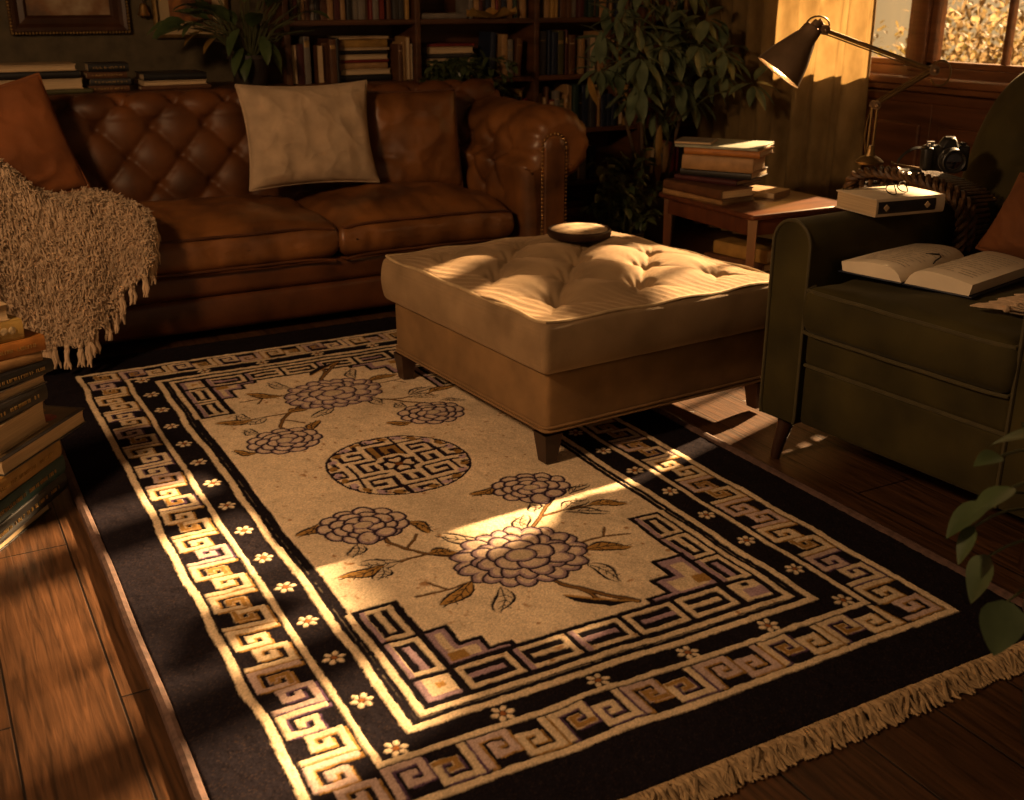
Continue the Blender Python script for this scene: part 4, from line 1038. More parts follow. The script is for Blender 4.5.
for sx in (-1, 1):
    loop = [(sx*.030+.023*math.cos(a), -.012+.004*math.cos(a*2), .0225+.019*math.sin(a)) for a in np.linspace(0, 2*PI, 25)[:-1]]
    loop = [(x, -.03+(zz-.003)*.35+y, .003+(zz-.003)*.75) for x, y, zz in loop]
    mb = MB(); mb.tube(loop, .0016, 6, closed=True); rm = part('rim', mb, fm_, gl_, world=False)
    mb = MB(); mb.add(loop, [tuple(range(len(loop)))]); part('lens', mb, lens_m, rm, world=False, smooth=False)
    mb = MB(); mb.tube([(sx*.053, -.030, .020), (sx*.055, .0, .016), (sx*.052, .045, .010), (sx*.048, .085, .004), (sx*.044, .105, .0018)], .0016, 6); part('temple', mb, fm_, gl_, world=False)
mb = MB(); mb.tube([(-.008, -.036, .022), (0, -.034, .025), (.008, -.036, .022)], .0016, 6); part('bridge', mb, fm_, gl_, world=False)

# ------------------------------------------------------------------ woven stand hugging the far arm
wick = M('dark_wicker', (.032, .015, .007), .5, .5, 40, col2=(.11, .055, .022), bump=.6, bscale=120)
wt = thing('wicker_stand', 'dark woven wicker stand with braided rim beside the far arm of the green armchair', 'stand', (2.63, 2.40, 0))
arch = [(2.60, 2.555, .650), (2.60, 2.548, .69), (2.60, 2.53, .738), (2.60, 2.46, .761), (2.60, 2.333, .763), (2.60, 2.237, .754), (2.60, 2.161, .735), (2.60, 2.118, .705), (2.60, 2.104, .655), (2.60, 2.104, .605), (2.60, 2.110, .562)]
# smooth the path
def smooth_path(p, n):
    p = np.array(p); s = np.r_[0, np.cumsum(np.linalg.norm(np.diff(p, axis=0), axis=1))]; t = np.linspace(0, s[-1], n); q = np.stack([np.interp(t, s, p[:, k]) for k in range(3)], 1)
    for _ in range(6): q[1:-1] = .25*q[:-2]+.5*q[1:-1]+.25*q[2:]
    return q
arch = [(x, y, z_-.018 if z_ > .69 else z_) for x, y, z_ in arch]
sp_ = smooth_path(arch, 120)
for dx, rad in ((0., .013), (.034, .012)):
    mb = MB()
    for ph in (0, 2*PI/3, 4*PI/3):
        pts = []
        for k, q in enumerate(sp_):
            tg = sp_[min(k+1, 119)]-sp_[max(k-1, 0)]; tg /= np.linalg.norm(tg); n1 = np.array((1, 0, 0)); n2 = np.cross(tg, n1)
            an = k*.42+ph; pts.append(q+n1*(rad*math.cos(an)+dx)+n2*rad*.8*math.sin(an)+n2*0)
        mb.tube(pts, .0078, 6)
    part('braided_rim', mb, wick, wt)
mb = MB()   # woven skin under the rim: many canes side by side
for k in range(2, 118, 3):
    q = sp_[k]; mb.tube([(q[0]+.02, q[1], q[2]-.004), (q[0]+.08, q[1], q[2]-.002), (q[0]+.16, q[1], q[2]-.004)] if q[1] > 2.13 else [(q[0]+.02, q[1], q[2]), (q[0]+.11, q[1], q[2])], .0058, 6)
part('woven_top', mb, wick, wt)
mb = MB()
for k in range(14):
    zz = .08+.042*k; mb.tube([(2.61, 2.51, zz), (2.61, 2.32, zz), (2.76, 2.32, zz), (2.76, 2.51, zz)], .009, 6, closed=True)
for x in (2.612, 2.65, 2.69, 2.73, 2.758):
    for y in (2.322, 2.508): mb.tube([(x, y, .03), (x, y, .715)], .008, 6)
for y in (2.37, 2.42, 2.47):
    for x in (2.61, 2.76): mb.tube([(x, y, .03), (x, y, .715)], .008, 6)
part('woven_body', mb, wick, wt)
for x in (2.62, 2.75):
    for y in (2.33, 2.50): mb = MB(); mb.tube([(x, y, 0.001), (x, y, .08)], [.011, .014], 8); part('foot', mb, wick, wt)

# ------------------------------------------------------------------ desk lamp
bronze = M('aged_brass', (.20, .125, .048), .38, .3, 12, metal=.85)
bronze_d = M('dark_bronze', (.20, .13, .075), .45, .3, 10, metal=.6)
lamp = thing('desk_lamp', 'lit brass swing-arm desk lamp with cone shade standing on the wicker stand', 'lamp', (2.65, 2.47, .757))
bx_, by_ = 2.590, 2.466
off = np.array((.008, .024, 0.))
mb = MB(); mb.lathe([(.0, .766), (.040, .766), (.042, .773), (.032, .782), (.017, .790), (.012, .805), (.010, .82), (.0, .82)], (bx_, by_, 0), 24); part('base', mb, bronze, lamp)
V3 = lambda *p: Vector(p)+Vector(off)
base_t = V3(2.579, 2.4425, .81); elb = V3(2.580, 2.442, .940); mid = V3(2.722, 2.365, 1.040); head = V3(2.427, 2.525, 1.154)
mb = MB()
for s_ in (-.007, .007): mb.tube([base_t+Vector((s_, -s_*.5, 0)), elb+Vector((s_, -s_*.5, 0))], .0042, 8)
part('post', mb, bronze, lamp)
def arm_bars(a, b, nm, spring=True):
    d = (b-a); n = Vector((-d.z, 0, d.x)).normalized()*.007
    mb = MB(); mb.tube([a, b], .0066, 10); mb.tube([a+n*1.5, b+n*1.5], .0022, 6)
    p_ = part(nm, mb, bronze, lamp)
    if spring:
        mb = MB(); pts = []
        for k in range(90):
            t = .10+.3*k/89; c = a+d*t; an = k*1.1; pts.append(c+n.normalized()*.0075*math.cos(an)+Vector((.46, .86, 0))*.0075*math.sin(an))
        mb.tube(pts, .0012, 5); part('spring', mb, bronze, p_)
arm_bars(elb, mid, 'lower_arm', False); arm_bars(mid, head, 'upper_arm', False)
ax_ = Vector((.479, .878, 0))
for c, rr, nm in ((elb, .013, 'elbow_joint'), (mid, .015, 'elbow_joint'), (head, .014, 'head_joint')):
    mb = MB(); mb.lathe([(0, -.016), (rr, -.016), (rr, .016), (0, .016)], tuple(c), 16, axis=ax_); mb.ball(c+ax_*-.018, .007, 8, 6); part(nm, mb, bronze_d, lamp)
mb = MB(); side = Vector((.878, -.479, 0))       # cable loops at the joints
lp = [mid+side*(.018+.030*math.sin(a))+Vector((0, 0, .036*math.cos(a)-.008))+ax_*-.012 for a in np.linspace(-.5*PI, 1.35*PI, 24)]
mb.tube(lp, .0032, 6); part('cable', mb, bronze, lamp); mb = MB(); lp = [head+side*(-.022+.034*math.cos(a))+Vector((0, 0, .012+.026*math.sin(a)))+ax_*-.005 for a in np.linspace(-.1, PI*1.05, 20)]
mb.tube(lp, .0026, 6); part('cable', mb, bronze, lamp); mb = MB()
lp = [elb+side*-.010, elb+side*-.020+Vector((0, 0, -.06)), base_t+side*-.020+Vector((0, 0, .03)), base_t+side*-.012+Vector((0, 0, -.01))]
mb.tube(lp, .0024, 6); part('cable', mb, bronze, lamp)
# shade: cone opening down to the left
op0, op1 = V3(2.259, 2.617, 1.065), V3(2.375, 2.553, 1.000); cen = (op0+op1)/2; neck = V3(2.392, 2.545, 1.148)
axs = (cen-neck); H_ = axs.length+.006; axs.normalize(); R_o = .075
neck = cen-axs*H_
mb = MB(); outp = [(.020, -.012), (.027, -.010), (.029, 0), (.031, .022), (.036, .030), (.060, H_*.62), (R_o, H_), (R_o-.0022, H_-.001)]
mb.lathe(outp, tuple(neck), 36, axis=axs); sh = part('shade', mb, bronze_d, lamp, angle=50)
mb = MB(); mb.lathe([(R_o-.0016, H_-.001), (.0585, H_*.62), (.0345, .034), (.018, .028), (0, .026)], tuple(neck), 36, axis=axs); part('reflector', mb, M('white_enamel', (.8, .72, .58), .35, .05, 10), sh, label='pale enamel inside of the shade')
mb = MB(); mb.lathe([(.0, -.03), (.013, -.03), (.015, -.012), (.015, -.008)], tuple(neck), 16, axis=axs); mb.tube([neck-axs*.014, neck-axs*.018+Vector((.014, 0, .012)), head], .008, 8); part('socket', mb, bronze_d, sh)
bulb_m = M('lit_bulb', (1, .8, .5), .4, 0, 1, emit=(1, .62, .26), estr=30)
mb = MB(); bc_ = neck+axs*(H_*.70); mb.ball(tuple(bc_), .030, 16, 10); mb.tube([neck+axs*.03, bc_-axs*.018], [.012, .014], 10); part('bulb', mb, bulb_m, lamp, label='glowing bulb')
ll = bpy.data.lights.new('lamp_glow', 'POINT'); ll.energy = 2.4; ll.color = (1, .62, .28); ll.shadow_soft_size = .028
lo_ = bpy.data.objects.new('lamp_glow', ll); COL.objects.link(lo_); lo_.location = tuple(bc_+axs*.045)

# ------------------------------------------------------------------ camera on the stand
blk = M('black_camera_body', (.010, .0095, .009), .42, .2, 40, bump=.3, bscale=600, bdist=.0006)
gls = M('lens_front', (.006, .006, .010), .06, 0, 1, spec=.8)
silv = M('grey_metal', (.20, .19, .18), .4, .15, 20, metal=.7)
cm = thing('photo_camera', 'black photo camera with strap on the wicker stand beside the green armchair', 'camera', (2.695, 2.275, .760), R(-33))
mb = MB(); mb.bbox(-.066, .066, -.018, .022, .002, .076, .009); part('body', mb, blk, cm, world=False)
mb = MB(); mb.bbox(-.070, -.040, -.034, .012, .004, .072, .010); part('grip', mb, blk, cm, world=False)
mb = MB(); P = []
for y, w_, zz in ((-.030, .016, .090), (-.024, .020, .098), (-.010, .023, .103), (.010, .022, .098), (.022, .018, .086)):
    P.append([(x*w_+.004, y, .072+(zz-.072)*h_) for x, h_ in ((-1.25, 0), (-1, .55), (-.6, 1), (.6, 1), (1, .55), (1.25, 0))])
mb.grid(P, closev=True); mb.f.append((0, 1, 2, 3, 4, 5)); mb.mi.append(0); mb.f.append(tuple(reversed(range(24, 30)))); mb.mi.append(0); part('viewfinder_hump', mb, blk, cm, world=False)
mb = MB(); mb.lathe([(.0, 0), (.032, 0), (.034, .006), (.034, .020), (.0365, .022), (.0365, .040), (.034, .043), (.034, .062), (.031, .064), (.027, .060), (.027, .056)], (.006, -.014, .038), 30, axis=(0, -1, 0)); ln1 = part('lens', mb, blk, cm, world=False)
mb = MB(); mb.lathe([(.026, .054), (.018, .057), (.0, .059)], (.006, -.014, .038), 24, axis=(0, -1, 0)); part('front_glass', mb, gls, ln1, world=False)
mb = MB(); mb.lathe([(.0368, .026), (.0372, .030), (.0368, .034)], (.006, -.014, .038), 30, axis=(0, -1, 0)); part('focus_ring', mb, silv, ln1, world=False)
mb = MB(); mb.lathe([(.0, .074), (.011, .074), (.011, .086), (.0, .087)], (-.045, .004, 0), 16); mb.lathe([(.0, .074), (.006, .074), (.005, .082), (.0, .083)], (-.056, -.018, 0), 12); part('dial', mb, silv, cm, world=False)
mb = MB(); mb.bbox(.040, .058, -.002, .014, .074, .084, .003); part('hot_shoe', mb, blk, cm, world=False)
mb = MB(); st = smooth_path([(-.066, .004, .066), (-.085, .010, .066), (-.115, .0, .052), (-.140, -.005, .024), (-.135, -.02, .006), (-.10, -.03, .004), (-.075, -.046, .005)], 40)
mb.grid([[tuple(q+np.array((0, .006*s_, .006*s_*.4))) for s_ in (-1, 1)]+[tuple(q+np.array((0, .006*s_, .006*s_*.4+.0022))) for s_ in (1, -1)] for q in st], closev=True); part('strap', mb, blk, cm, world=False)

# brass letter opener lying on the stand
lo2 = thing('letter_opener', 'slim brass letter opener on the wicker stand at the foot of the lamp', 'letter opener', (2.66, 2.40, .765))
mb = MB(); mb.prism([(0, -.004), (.10, -.005), (.125, 0), (.10, .005), (0, .004)], 0, .003, lambda a, b, h: (2.648+.13*a+b*.9, 2.425-a*.97, .7655+h-.02*a)); part('blade', mb, bronze, lo2, smooth=False)
mb = MB(); mb.tube([(2.643, 2.430, .769), (2.648, 2.424, .768)], [.006, .005], 8); part('handle', mb, bronze, lo2)

# ------------------------------------------------------------------ side table and its books
tb_wood = M('red_brown_wood', (.095, .032, .014), .30, .4, 6, bump=.1, bscale=40, stretch=(.5, 4, 1), coat=.3)
st_ = thing('side_table', 'red brown wooden side table with lower shelf between sofa and green armchair', 'table', (2.95, 3.42, 0))
TX0, TX1, TY0, TY1 = 2.755, 3.235, 3.165, 3.72
mb = MB(); mb.bbox(TX0-.022, TX1+.022, TY0-.022, TY1+.022, .458, .480, .009); part('tabletop', mb, tb_wood, st_)
for (a, b, c, d) in ((TX0, TX1, TY0, TY0+.018), (TX0, TX1, TY1-.018, TY1), (TX0, TX0+.018, TY0, TY1), (TX1-.018, TX1, TY0, TY1)):
    mb = MB(); mb.bbox(a, b, c, d, .395, .460, .003); part('apron', mb, tb_wood, st_)
for x in (TX0+.012, TX1-.012):
    for y in (TY0+.012, TY1-.012):
        mb = MB(); mb.tube([(x, y, 0), (x, y, .16), (x, y, .30), (x, y, .46)], [.014, .019, .022, .025], 4, cap=True); part('leg', mb, tb_wood, st_, smooth=False)
mb = MB(); mb.bbox(TX0, TX1, TY0, TY1, .180, .198, .004); part('lower_shelf', mb, tb_wood, st_)
z = .4805
tstack = [  # w,d,t, colour, origin(far end x,y), angle, spine, label
    (.335, .185, .024, 'tan', (2.728, 3.700), -83, True, 'tan book at the bottom of the pile on the side table'),
    (.345, .170, .036, 'brown', (2.722, 3.690), -86, True, 'brown book second from the bottom on the side table'),
    (.29, .20, .020, 'maroon', (2.762, 3.672), -70, True, 'thin maroon book in the lower part of the side table pile'),
    (.30, .20, .030, 'black', (2.766, 3.640), -60, True, 'black book in the middle of the side table pile'),
    (.296, .17, .056, 'tan', (2.750, 3.612), -58, True, 'thick tan book above the black one on the side table'),
    (.312, .20, .025, 'orange', (2.764, 3.620), -57, True, 'orange book under the grey magazine on the side table')]
for (w, d, t, c, og, a, sp, lab) in tstack:
    book(lab, w, d, t, c, (og[0], og[1], z), R(a), sp, 'books piled on the side table', False, seed=int(w*1e3)); z += t+.0006
book('grey green magazine lying on top of the side table pile', .34, .26, .010, 'sage', (2.742, 3.655, z), R(-55), True, 'books piled on the side table', soft=True, cat='magazine'); z += .0106
book('small greyish notebook at the very top of the side table pile', .15, .15, .012, 'grey', (2.742, 3.66, z), R(-50), False, 'books piled on the side table', soft=True, cat='notebook')
book('small tan notebook leaning out beside the side table pile', .14, .16, .024, 'tan', (3.038, 3.372, .4806), R(22), True, soft=True, cat='notebook')
z = .199
for (w, d, t, c, og, a, lab) in ((.30, .20, .035, 'tan', (2.80, 3.50), -80, 'tan book at the bottom of the side table shelf'), (.30, .20, .032, 'brown', (2.80, 3.495), -79, 'brown book in the middle of the side table shelf pile'), (.27, .19, .052, 'ochre', (2.825, 3.47), -80, 'ochre book topmost on the side table shelf')):
    book(lab, w, d, t, c, (og[0], og[1], z), R(a), True, 'books on the side table shelf', seed=9); z += t+.0006
# ------------------------------------------------------------------ bookcase
bc_wood = M('bookcase_wood', (.070, .028, .011), .45, .4, 5, bump=.15, bscale=30, stretch=(.4, 1, 6))
bcs = thing('bookcase', 'wide dark wooden bookcase along the back wall behind the sofa', 'bookcase', (2.82, 5.33, 0))
BX = [1.645, 2.305, 2.975, 3.645, 4.06]; BZ = [.045, .262, .545, .828, 1.115, 1.42, 1.72]; BY0, BY1 = 5.19, 5.485; BT = .024
for x in BX: mb = MB(); mb.bbox(x-.014, x+.014, BY0-.004, BY1, 0.001, 1.76, .003); part('upright', mb, bc_wood, bcs)
for a, b in zip(BX[:-1], BX[1:]):
    for z in BZ: mb = MB(); mb.bbox(a+.013, b-.013, BY0, BY1-.012, z, z+BT, .003); part('shelf', mb, bc_wood, bcs)
mb = MB(); mb.box(BX[0], BX[-1], BY1-.010, BY1, .02, 1.74); part('back_panel', mb, bc_wood, bcs, smooth=False)
ORD = ['first', 'second', 'third', 'fourth', 'fifth', 'sixth', 'seventh', 'eighth', 'ninth', 'tenth', 'eleventh', 'twelfth', 'thirteenth', 'fourteenth', 'fifteenth', 'sixteenth', 'seventeenth', 'eighteenth', 'nineteenth', 'twentieth', 'twenty-first', 'twenty-second', 'twenty-third', 'twenty-fourth', 'twenty-fifth', 'twenty-sixth']
SH = {4: 'top visible shelf', 3: 'second shelf', 2: 'third shelf', 1: 'fourth shelf', 0: 'lowest shelf'}
BAY = ['bay nearest the peace lily', 'bay above the trailing plant', 'bay behind the sofa arm', 'corner bay behind the tall plant']
GILT_B = M('gilt_band', (.30, .19, .07), .5, .2, 20, metal=.4)
COLW = {'ochre': 'ochre', 'tan': 'tan', 'black': 'black', 'brown': 'brown', 'red': 'red', 'cream': 'cream', 'maroon': 'maroon', 'navy': 'navy', 'green': 'dark green', 'grey': 'grey', 'charcoal': 'charcoal', 'olive': 'olive', 'orange': 'orange', 'teal': 'teal', 'gold': 'gold', 'sage': 'sage'}
rgB = random.Random(11)
def upright(x, t, h, d, z, colour, label, group, tilt=0., y0=None):
    """standing book, spine towards the room, bottom corner at x"""
    y0 = BY0+.02+rgB.uniform(0, .03) if y0 is None else y0
    o = thing('book', label, 'book', (x, y0, z), 0, group)
    mb = MB(); b = .0028
    P = [[(b*0+t/2+(t/2)*math.sin(a), -.005*math.cos(a)+.002, zz) for a in np.linspace(-PI/2, PI/2, 7)] for zz in (0, h)]
    mb.grid(P); mb.box(0, b, .001, d, 0, h); mb.box(t-b, t, .001, d, 0, h)
    mb.box(b*.5, t-b*.5, .0015, .005, .0005, h-.0005)
    o1 = MB(); 
    mb2 = MB(); mb2.box(b, t-b, .005, d-.004, .004, h-.004)
    if colour == 'cream':    # turned round: page edges face the room
        mb = MB(); mb.box(0, b, 0, d, 0, h); mb.box(t-b, t, 0, d, 0, h); mb.box(b*.5, t-b*.5, d-.005, d, 0, h); mb2 = MB(); mb2.box(b, t-b, .003, d-.005, .004, h-.004)
        cm_ = cov(rgB.choice(('tan', 'brown', 'grey', 'maroon')))
    else: cm_ = cov(colour)
    rot = Matrix.Translation((0, 0, t*math.sin(tilt)+.0005)) @ Matrix.Rotation(tilt, 4, 'Y') if tilt else None
    if rot: mb.xf(rot); mb2.xf(rot)
    part('cover', mb, cm_, o, world=False, smooth=False); part('pages', mb2, PAGES, o, world=False, smooth=False)
    if colour != 'cream' and t > .014 and rgB.random() < .6:
        q = MB()
        zz = h*rgB.choice((.78, .82, .7)); q.grid([[(t/2+(t/2-.001)*math.sin(a), -.0052*math.cos(a)+.0018, zz+e) for a in np.linspace(-1.3, 1.3, 7)] for e in (0, rgB.choice((.004, .018, .03)))])
        if rot: q.xf(rot)
        part('spine_band', q, GILT_B if rgB.random() < .6 else cov('cream'), o, world=False)
    return o
PAL = ['black', 'charcoal', 'brown', 'maroon', 'navy', 'green', 'tan', 'cream', 'red', 'ochre', 'brown', 'black', 'grey', 'olive', 'cream', 'tan', 'charcoal']
def run(bay, row, xa, xb, hmin, hmax, lean=0., gap=.02, cnt=0, pal=PAL, tmax=.042):
    x = xa; z = BZ[row]+BT+.0006; k = cnt
    while True:
        t = rgB.uniform(.014, tmax); 
        if x+t > xb: break
        c = rgB.choice(pal); h = rgB.uniform(hmin, hmax); d = rgB.uniform(.13, .19)
        ti = 0
        if lean and rgB.random() < .25: ti = lean; x += .006
        upright(x, t, h, d, z, c, f'{COLW[c]} upright book, {ORD[min(k, 25)]} along the {SH[row]}, {BAY[bay]}', f'upright books on the bookcase\'s {SH[row]}', ti)
        x += t+.0012+(rgB.uniform(.01, .03) if rgB.random() < gap else 0)+(h*math.sin(ti) if ti else 0); k += 1
    return k
def stackb(bay, row, xa, items, where):
    z = BZ[row]+BT+.0006; nm = ['lowest', 'second', 'third', 'fourth', 'fifth', 'sixth', 'seventh', 'eighth']
    for k, (w, t, c, sp, dx) in enumerate(items):
        book(f'{COLW[c]} lying book, {nm[k]} in the flat pile, {SH[row]}, {BAY[bay]}', w, .165, t, c, (xa+dx, BY0+.085, z), R(rgB.uniform(-1.5, 1.5)), sp, f'flat pile on the {SH[row]}, {BAY[bay]}', seed=k); z += t+.0008
# second shelf from the top
k = run(0, 3, 1.668, 1.905, .155, .215, 0, .1)
stackb(0, 3, 1.925, [(.265, .030, 'black', True, 0), (.260, .026, 'cream', False, .004), (.250, .028, 'tan', True, .0), (.255, .014, 'red', True, .003), (.250, .024, 'cream', False, .003), (.245, .018, 'black', True, .003), (.262, .012, 'cream', False, .003), (.250, .036, 'ochre', True, .004)], '')
book('thin pale book, topmost in the flat pile, second shelf, bay nearest the peace lily', .262, .17, .013, 'cream', (1.928, BY0+.085, BZ[3]+BT+.1968), 0, False, 'flat pile on the second shelf, '+BAY[0])
run(0, 3, 2.205, 2.292, .165, .205, 0, 0, k, ['brown', 'tan', 'cream', 'cream'], .024)
stackb(1, 3, 2.385, [(.29, .034, 'cream', False, .03), (.29, .026, 'black', True, .0), (.27, .034, 'cream', False, .0), (.275, .022, 'charcoal', True, 0), (.265, .032, 'cream', False, .004), (.262, .014, 'red', True, .006)], '')
run(1, 3, 2.715, 2.935, .17, .225, .07, .25)
k = run(2, 3, 2.992, 3.30, .17, .225, 0, .2); run(2, 3, 3.32, 3.62, .16, .22, 0, .3, k)
run(3, 3, 3.662, 4.03, .16, .22)
# top visible shelf
run(0, 4, 1.668, 2.285, .20, .27, 0, .02)
book('grey book lying flat on the top visible shelf beside the gilt bowl', .25, .17, .026, 'grey', (2.335, BY0+.02, BZ[4]+BT+.0006), 0, True)
k = run(1, 4, 2.60, 2.950, .20, .26, 0, .02)
run(2, 4, 2.992, 3.62, .20, .27, 0, .05); run(3, 4, 3.662, 4.03, .20, .26)
# third and lower shelves
run(0, 2, 1.668, 2.28, .16, .24); run(1, 2, 2.33, 2.95, .16, .24, 0, .1)
k = run(2, 2, 2.992, 3.62, .15, .23, 0, .12, pal=PAL+['tan', 'cream', 'brown']); run(3, 2, 3.662, 4.03, .16, .23)
run(2, 1, 3.05, 3.40, .14, .19, 0, .3); run(3, 1, 3.70, 4.0, .14, .18, 0, .3)
stackb(2, 0, 3.08, [(.27, .05, 'brown', True, 0), (.26, .04, 'maroon', True, .01)], '')
# potted greenery beside the flat grey book and a crumpled gilt bowl
gb = thing('gilt_bowl', 'crumpled gold leaf-edged bowl on the top visible bookcase shelf', 'bowl', (2.70, 5.16, BZ[4]+BT))
mb = MB(); P = []
for r_, z_ in ((.0, .002), (.03, .0015), (.05, .006), (.085, .014), (.115, .024), (.135, .030)):
    P.append([(2.705+r_*math.cos(a)*1.05, 5.172+r_*math.sin(a)*.25, BZ[4]+BT+.006+z_+.014*(r_/.135)**2*math.sin(a*5+1)+.008*(r_/.135)**2*math.sin(a*9)) for a in np.linspace(0, 2*PI, 49)[:-1]])
P2 = [[(x, y, z-.003) for x, y, z in row] for row in P]
mb.grid(P, closev=True); mb.grid(list(reversed(P2)), closev=True); part('bowl', mb, M('beaten_gold', (.50, .32, .10), .35, .3, 20, metal=.7), gb)

# ------------------------------------------------------------------ console behind the sofa, its piles
con = thing('console_cabinet', 'low dark wooden console cabinet along the wall behind the sofa', 'cabinet', (.86, 5.2, 0))
mb = MB(); mb.bbox(.10, 1.615, 5.00, 5.44, .838, .862, .006); part('top', mb, bc_wood, con)
mb = MB(); mb.bbox(.13, 1.59, 5.03, 5.43, .08, .840, .004); part('carcass', mb, bc_wood, con)
for k in range(4):
    x = .15+.36*k; mb = MB(); mb.bbox(x, x+.345, 5.014, 5.031, .12, .80, .004); mb.bbox(x+.05, x+.295, 5.008, 5.02, .18, .74, .006); d_ = part('door', mb, bc_wood, con)
    mb = MB(); mb.ball((x+.315, 5.004, .48), .011, 10, 6); part('knob', mb, brass_nail, d_)
for x in (.16, 1.56):
    for y in (5.06, 5.40): mb = MB(); mb.tube([(x, y, 0.001), (x, y, .09)], [.018, .026], 8); part('foot', mb, bc_wood, con)
z = .8626
for (w, t, c, sp, x, lab) in ((.56, .018, 'olive', True, .185, 'long olive book at the bottom of the pile on the console'), (.47, .042, 'cream', False, .24, 'thick grey paged book second in the console pile'), (.50, .030, 'black', True, .20, 'black book third in the console pile under the top one'), (.47, .026, 'cream', False, .22, 'pale paged book on top of the console pile under the dark framed picture')):
    book(lab, w, .22, t, c, (x, 5.06, z), 0, sp, 'books on the console', seed=3); z += t+.0008
z = .8626
for k, (t, c, dx) in enumerate(((.026, 'brown', 0), (.028, 'charcoal', .006), (.026, 'brown', -.004), (.034, 'black', .004))):
    book(f'{c} small book, {["lowest", "second", "third", "topmost"][k]} in the narrow middle pile on the console', .165, .14, t, c, (.735+dx, 5.08, z), R((2, -3, 3, -2)[k]), True, 'books on the console', True, seed=k+20); z += t+.0008
z = .8626
for k, (t, c, sp, w, dx) in enumerate(((.018, 'brown', True, .30, 0), (.020, 'cream', False, .275, .01), (.030, 'black', True, .27, .015))):
    book(f'{COLW[c]} flat book, {["lowest", "middle", "topmost"][k]} in the low pile beside the potted peace lily', w, .2, t, c, (.945+dx, 5.07, z), 0, sp, 'books on the console', seed=k+30); z += t+.0008

# ------------------------------------------------------------------ pictures and a wall bell
def picture(label, x0, x1, z0, z1, fw, fmat, mat_w, artm, rim=None):
    o = thing('framed_picture', label, 'picture', ((x0+x1)/2, WY-.03, z0))
    mb = MB(); y = WY
    prof = [(0, 0), (0, -.030), (.012, -.042), (fw*.35, -.038), (fw*.55, -.026), (fw*.85, -.030), (fw, -.020), (fw, 0)]
    P = []
    for (cx, cz, sx, sz) in ((x0, z0, 1, 1), (x1, z0, -1, 1), (x1, z1, -1, -1), (x0, z1, 1, -1)): P.append([(cx+sx*a, y+b-.001, cz+sz*a) for a, b in prof])
    mb.grid(P, closeu=True); part('frame', mb, fmat, o, smooth=False)
    if rim:
        mb = MB()
        n = int((x1-x0)/.014)
        for k in range(n): 
            for zz in (z0+.004, z1-.004): mb.ball((x0+(k+.5)*(x1-x0)/n, y-.040, zz), .0062, 6, 4)
        n = int((z1-z0)/.014)
        for k in range(n):
            for xx in (x0+.004, x1-.004): mb.ball((xx, y-.040, z0+(k+.5)*(z1-z0)/n), .0062, 6, 4)
        part('beaded_rim', mb, rim, o, label='gilt beaded rim')
    a = fw
    if mat_w:
        mb = MB(); mb.box(x0+a-.004, x1-a+.004, y-.012, y-.008, z0+a-.004, z1-a+.004); part('mount', mb, M('mount_card', (.36, .27, .15), .9, .1, 10), o, smooth=False)
        a = fw+mat_w
    mb = MB(); mb.box(x0+a, x1-a, y-.0155, y-.013, z0+a, z1-a); part('canvas', mb, artm, o, smooth=False)
def art(name, cols, scale):
    m = bpy.data.materials.new(name); m.use_nodes = True; nt = m.node_tree; b = nt.nodes['Principled BSDF']; b.inputs['Roughness'].default_value = .55
    tc = nt.nodes.new('ShaderNodeTexCoord'); n = nt.nodes.new('ShaderNodeTexNoise'); n.inputs['Scale'].default_value = scale; n.inputs['Detail'].default_value = 5
    r = nt.nodes.new('ShaderNodeValToRGB'); r.color_ramp.elements[0].color = (*cols[0], 1); r.color_ramp.elements[0].position = .3; r.color_ramp.elements[1].color = (*cols[-1], 1); r.color_ramp.elements[1].position = .72
    for k, c in enumerate(cols[1:-1]): r.color_ramp.elements.new(.3+.42*(k+1)/(len(cols)-1)).color = (*c, 1)
    nt.links.new(tc.outputs['Object'], n.inputs['Vector']); nt.links.new(n.outputs['Fac'], r.inputs['Fac']); nt.links.new(r.outputs['Color'], b.inputs['Base Color']); return m
gilt_f = M('antique_gilt', (.22, .135, .045), .5, .4, 30, metal=.5)
picture('large dark wooden framed painting with beaded gilt rim on the wall', .495, 1.0, 1.088, 1.62, .078, M('dark_frame_wood', (.040, .016, .007), .35, .4, 10), 0, art('old_painting', [(.05, .025, .012), (.16, .075, .025), (.30, .22, .13), (.20, .09, .03)], 6), gilt_f)
picture('gilt framed autumn picture with cream mount beside the peace lily', 1.112, 1.46, 1.062, 1.56, .016, gilt_f, .058, art('autumn_picture', [(.035, .016, .008), (.10, .035, .012), (.30, .11, .02), (.22, .12, .04)], 12))
wb = thing('wall_bell', 'small brass bell hanging on the wall between the two pictures', 'bell', (1.062, 5.46, 1.15))
mb = MB(); mb.lathe([(.026, 0), (.028, .006), (.022, .018), (.017, .04), (.012, .052), (.004, .056), (.0, .056)], (1.066, 5.462, 1.160), 18); part('bell', mb, brass_nail, wb)
mb = MB(); mb.tube([(1.066, 5.462, 1.213), (1.066, 5.462, 1.245), (1.066, 5.48, 1.255), (1.066, 5.499, 1.25)], .004, 6); part('bracket', mb, dark_wood, wb)
mb = MB(); mb.ball((1.066, 5.462, 1.158), .008, 8, 6); part('clapper', mb, dark_wood, wb)
